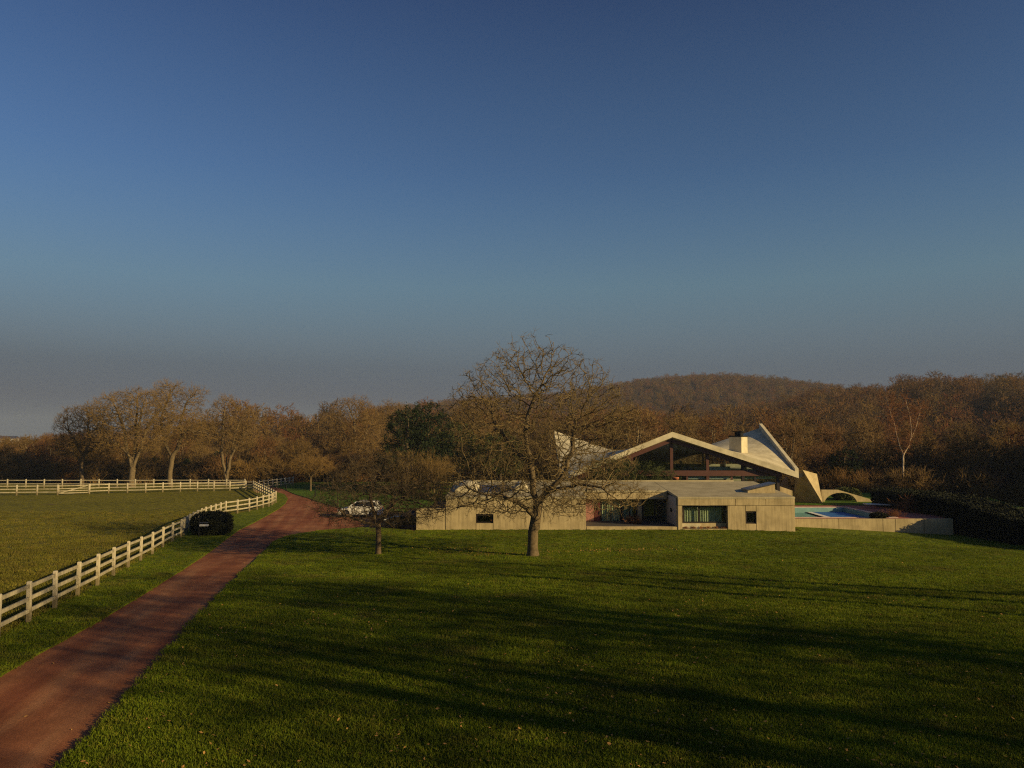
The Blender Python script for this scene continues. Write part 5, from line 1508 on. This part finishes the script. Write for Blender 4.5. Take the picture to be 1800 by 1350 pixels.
# ------------------------------------------------------------------ grass and leaves
def inside(poly, x, y):
    c = np.zeros(len(x), bool); n = len(poly)
    for i in range(n):
        x0, y0 = poly[i]; x1, y1 = poly[(i + 1) % n]
        m_ = ((y0 > y) != (y1 > y))
        xi = (x1 - x0) * (y - y0) / ((y1 - y0) if abs(y1 - y0) > 1e-9 else 1e-9) + x0
        c ^= m_ & (x < xi)
    return c
def tuft(seed, n, h, rad, mat):
    r_ = np.random.default_rng(seed)
    a = r_.uniform(0, 6.28, n); q = rad * np.sqrt(r_.uniform(0, 1, n))
    c = np.stack([q * np.cos(a), q * np.sin(a), np.zeros(n)], 1)
    d = np.stack([r_.normal(0, .45, n), r_.normal(0, .45, n), np.ones(n)], 1); d /= np.linalg.norm(d, axis=1, keepdims=True)
    s = np.cross(d, r_.normal(0, 1, (n, 3))); s /= np.linalg.norm(s, axis=1, keepdims=True)
    l_ = (h * r_.uniform(.5, 1.2, n))[:, None]; w = 0.008
    V = np.stack([c - s * w, c + s * w, c + d * l_ + s * w * .25 + np.array([0, 0, -.12]) * l_, c + d * l_ - s * w * .25], 1).reshape(-1, 3)
    return loose('tuft_source', np_mesh('tuft', V, np.arange(4 * n).reshape(n, 4), mat))
rng = np.random.default_rng(123)
def grass_pts(poly, n, y0, y1, expo, dz):
    y = y0 * ((y1 / y0) ** rng.uniform(0, 1, n)) if expo else rng.uniform(y0, y1, n)
    x = rng.uniform(-1, 1, n) * (y * 0.70 + 3)
    k = inside(poly, x, y); x, y = x[k], y[k]
    return np.stack([x, y, gz(x, y) + dz], 1)
TF = [tuft(1, 34, .075, .17, BLADE), tuft(2, 30, .065, .19, BLADE), tuft(3, 38, .085, .15, BLADE)]
gp = np.concatenate([grass_pts(LAWN, 120000, 10.5, 60, True, .055), grass_pts(VERGE, 60000, 14, 60, True, .045)])
tag(scatter('lawn_grass', gp, TF, (.6, 1.25), 31, .15), 'short green winter grass of the lawn and the verge', 'grass')
PF = [tuft(4, 26, .13, .16, PBLADE), tuft(5, 24, .10, .18, PBLADE)]
pp = grass_pts(PASTURE, 60000, 18, 75, True, .04)
tag(scatter('pasture_grass', pp, PF, (.5, 1.4), 41, .2), 'rough yellowish pasture grass inside the white fence', 'grass')
# fallen leaves
def leaf_mesh(P):
    n = len(P); r_ = np.random.default_rng(6)
    a = r_.uniform(0, 6.28, n); l_ = r_.uniform(.02, .05, n); w = l_ * r_.uniform(.35, .6, n)
    u_ = np.stack([np.cos(a), np.sin(a), r_.normal(0, .25, n)], 1); v_ = np.stack([-np.sin(a), np.cos(a), r_.normal(0, .35, n)], 1)
    c = P
    V = np.stack([c - u_ * l_[:, None], c - v_ * w[:, None], c + u_ * l_[:, None], c + v_ * w[:, None]], 1).reshape(-1, 3)
    return np_mesh('fallen_leaves', V, np.arange(4 * n).reshape(n, 4), LEAF)
def leaf_pts(poly, n, y0, y1, dz):
    q = grass_pts(poly, n, y0, y1, True, dz)
    # gathered in loose drifts
    f = np.sin(q[:, 0] * .55 + 1.3) * np.sin(q[:, 1] * .42 + .5) + .6 * np.sin(q[:, 0] * 1.7) * np.sin(q[:, 1] * 1.3) + rng.normal(0, .5, len(q))
    return q[f > 0.15]
dl = grass_pts([(-17, 8), (-3, 8), (-10, 50), (-16, 50)], 700, 11, 50, True, .012)
dl = dl[~inside(LAWN, dl[:, 0], dl[:, 1]) & ~inside(VERGE, dl[:, 0], dl[:, 1])][:110]
lit = np.concatenate([rng.normal(0, 1, (260, 2)) * np.array([1.5, .55]) + np.array(c_) for c_ in ((MT.x - 4.5, MT.y + 3.2), (MT.x + 3.2, MT.y + 2.4), (MT.x - 2.2, MT.y + .8), (MT.x + 6.2, MT.y + 2.6))])
lit = np.concatenate([lit, (gz(lit[:, 0], lit[:, 1]) + .115)[:, None]], 1)
lp = np.concatenate([leaf_pts(LAWN, 6000, 10.5, 30, .125), leaf_pts(LAWN, 1500, 28, 58, .11), leaf_pts(VERGE, 900, 14, 50, .10), dl, lit])
lo_ = link('fallen_leaves', leaf_mesh(lp)); tag(lo_, 'scattered tan fallen leaves lying over the lawn', 'leaves', kind='stuff')

# ------------------------------------------------------------------ haze
hb = box('haze', -3400, 3400, -400, 3700, -8, 105, None)
hm = bpy.data.materials.new('haze_air'); hm.use_nodes = True
hn = hm.node_tree.nodes; hn.clear()
pv = hn.new('ShaderNodeVolumePrincipled'); pv.inputs['Color'].default_value = (0.50, 0.62, 0.85, 1)
pv.inputs['Density'].default_value = 0.00020; pv.inputs['Anisotropy'].default_value = 0.0
ho = hn.new('ShaderNodeOutputMaterial'); hm.node_tree.links.new(pv.outputs[0], ho.inputs['Volume'])
hb.data.materials.append(hm); hb['kind'] = 'stuff'; hb['label'] = 'thin grey winter haze lying over the whole valley'
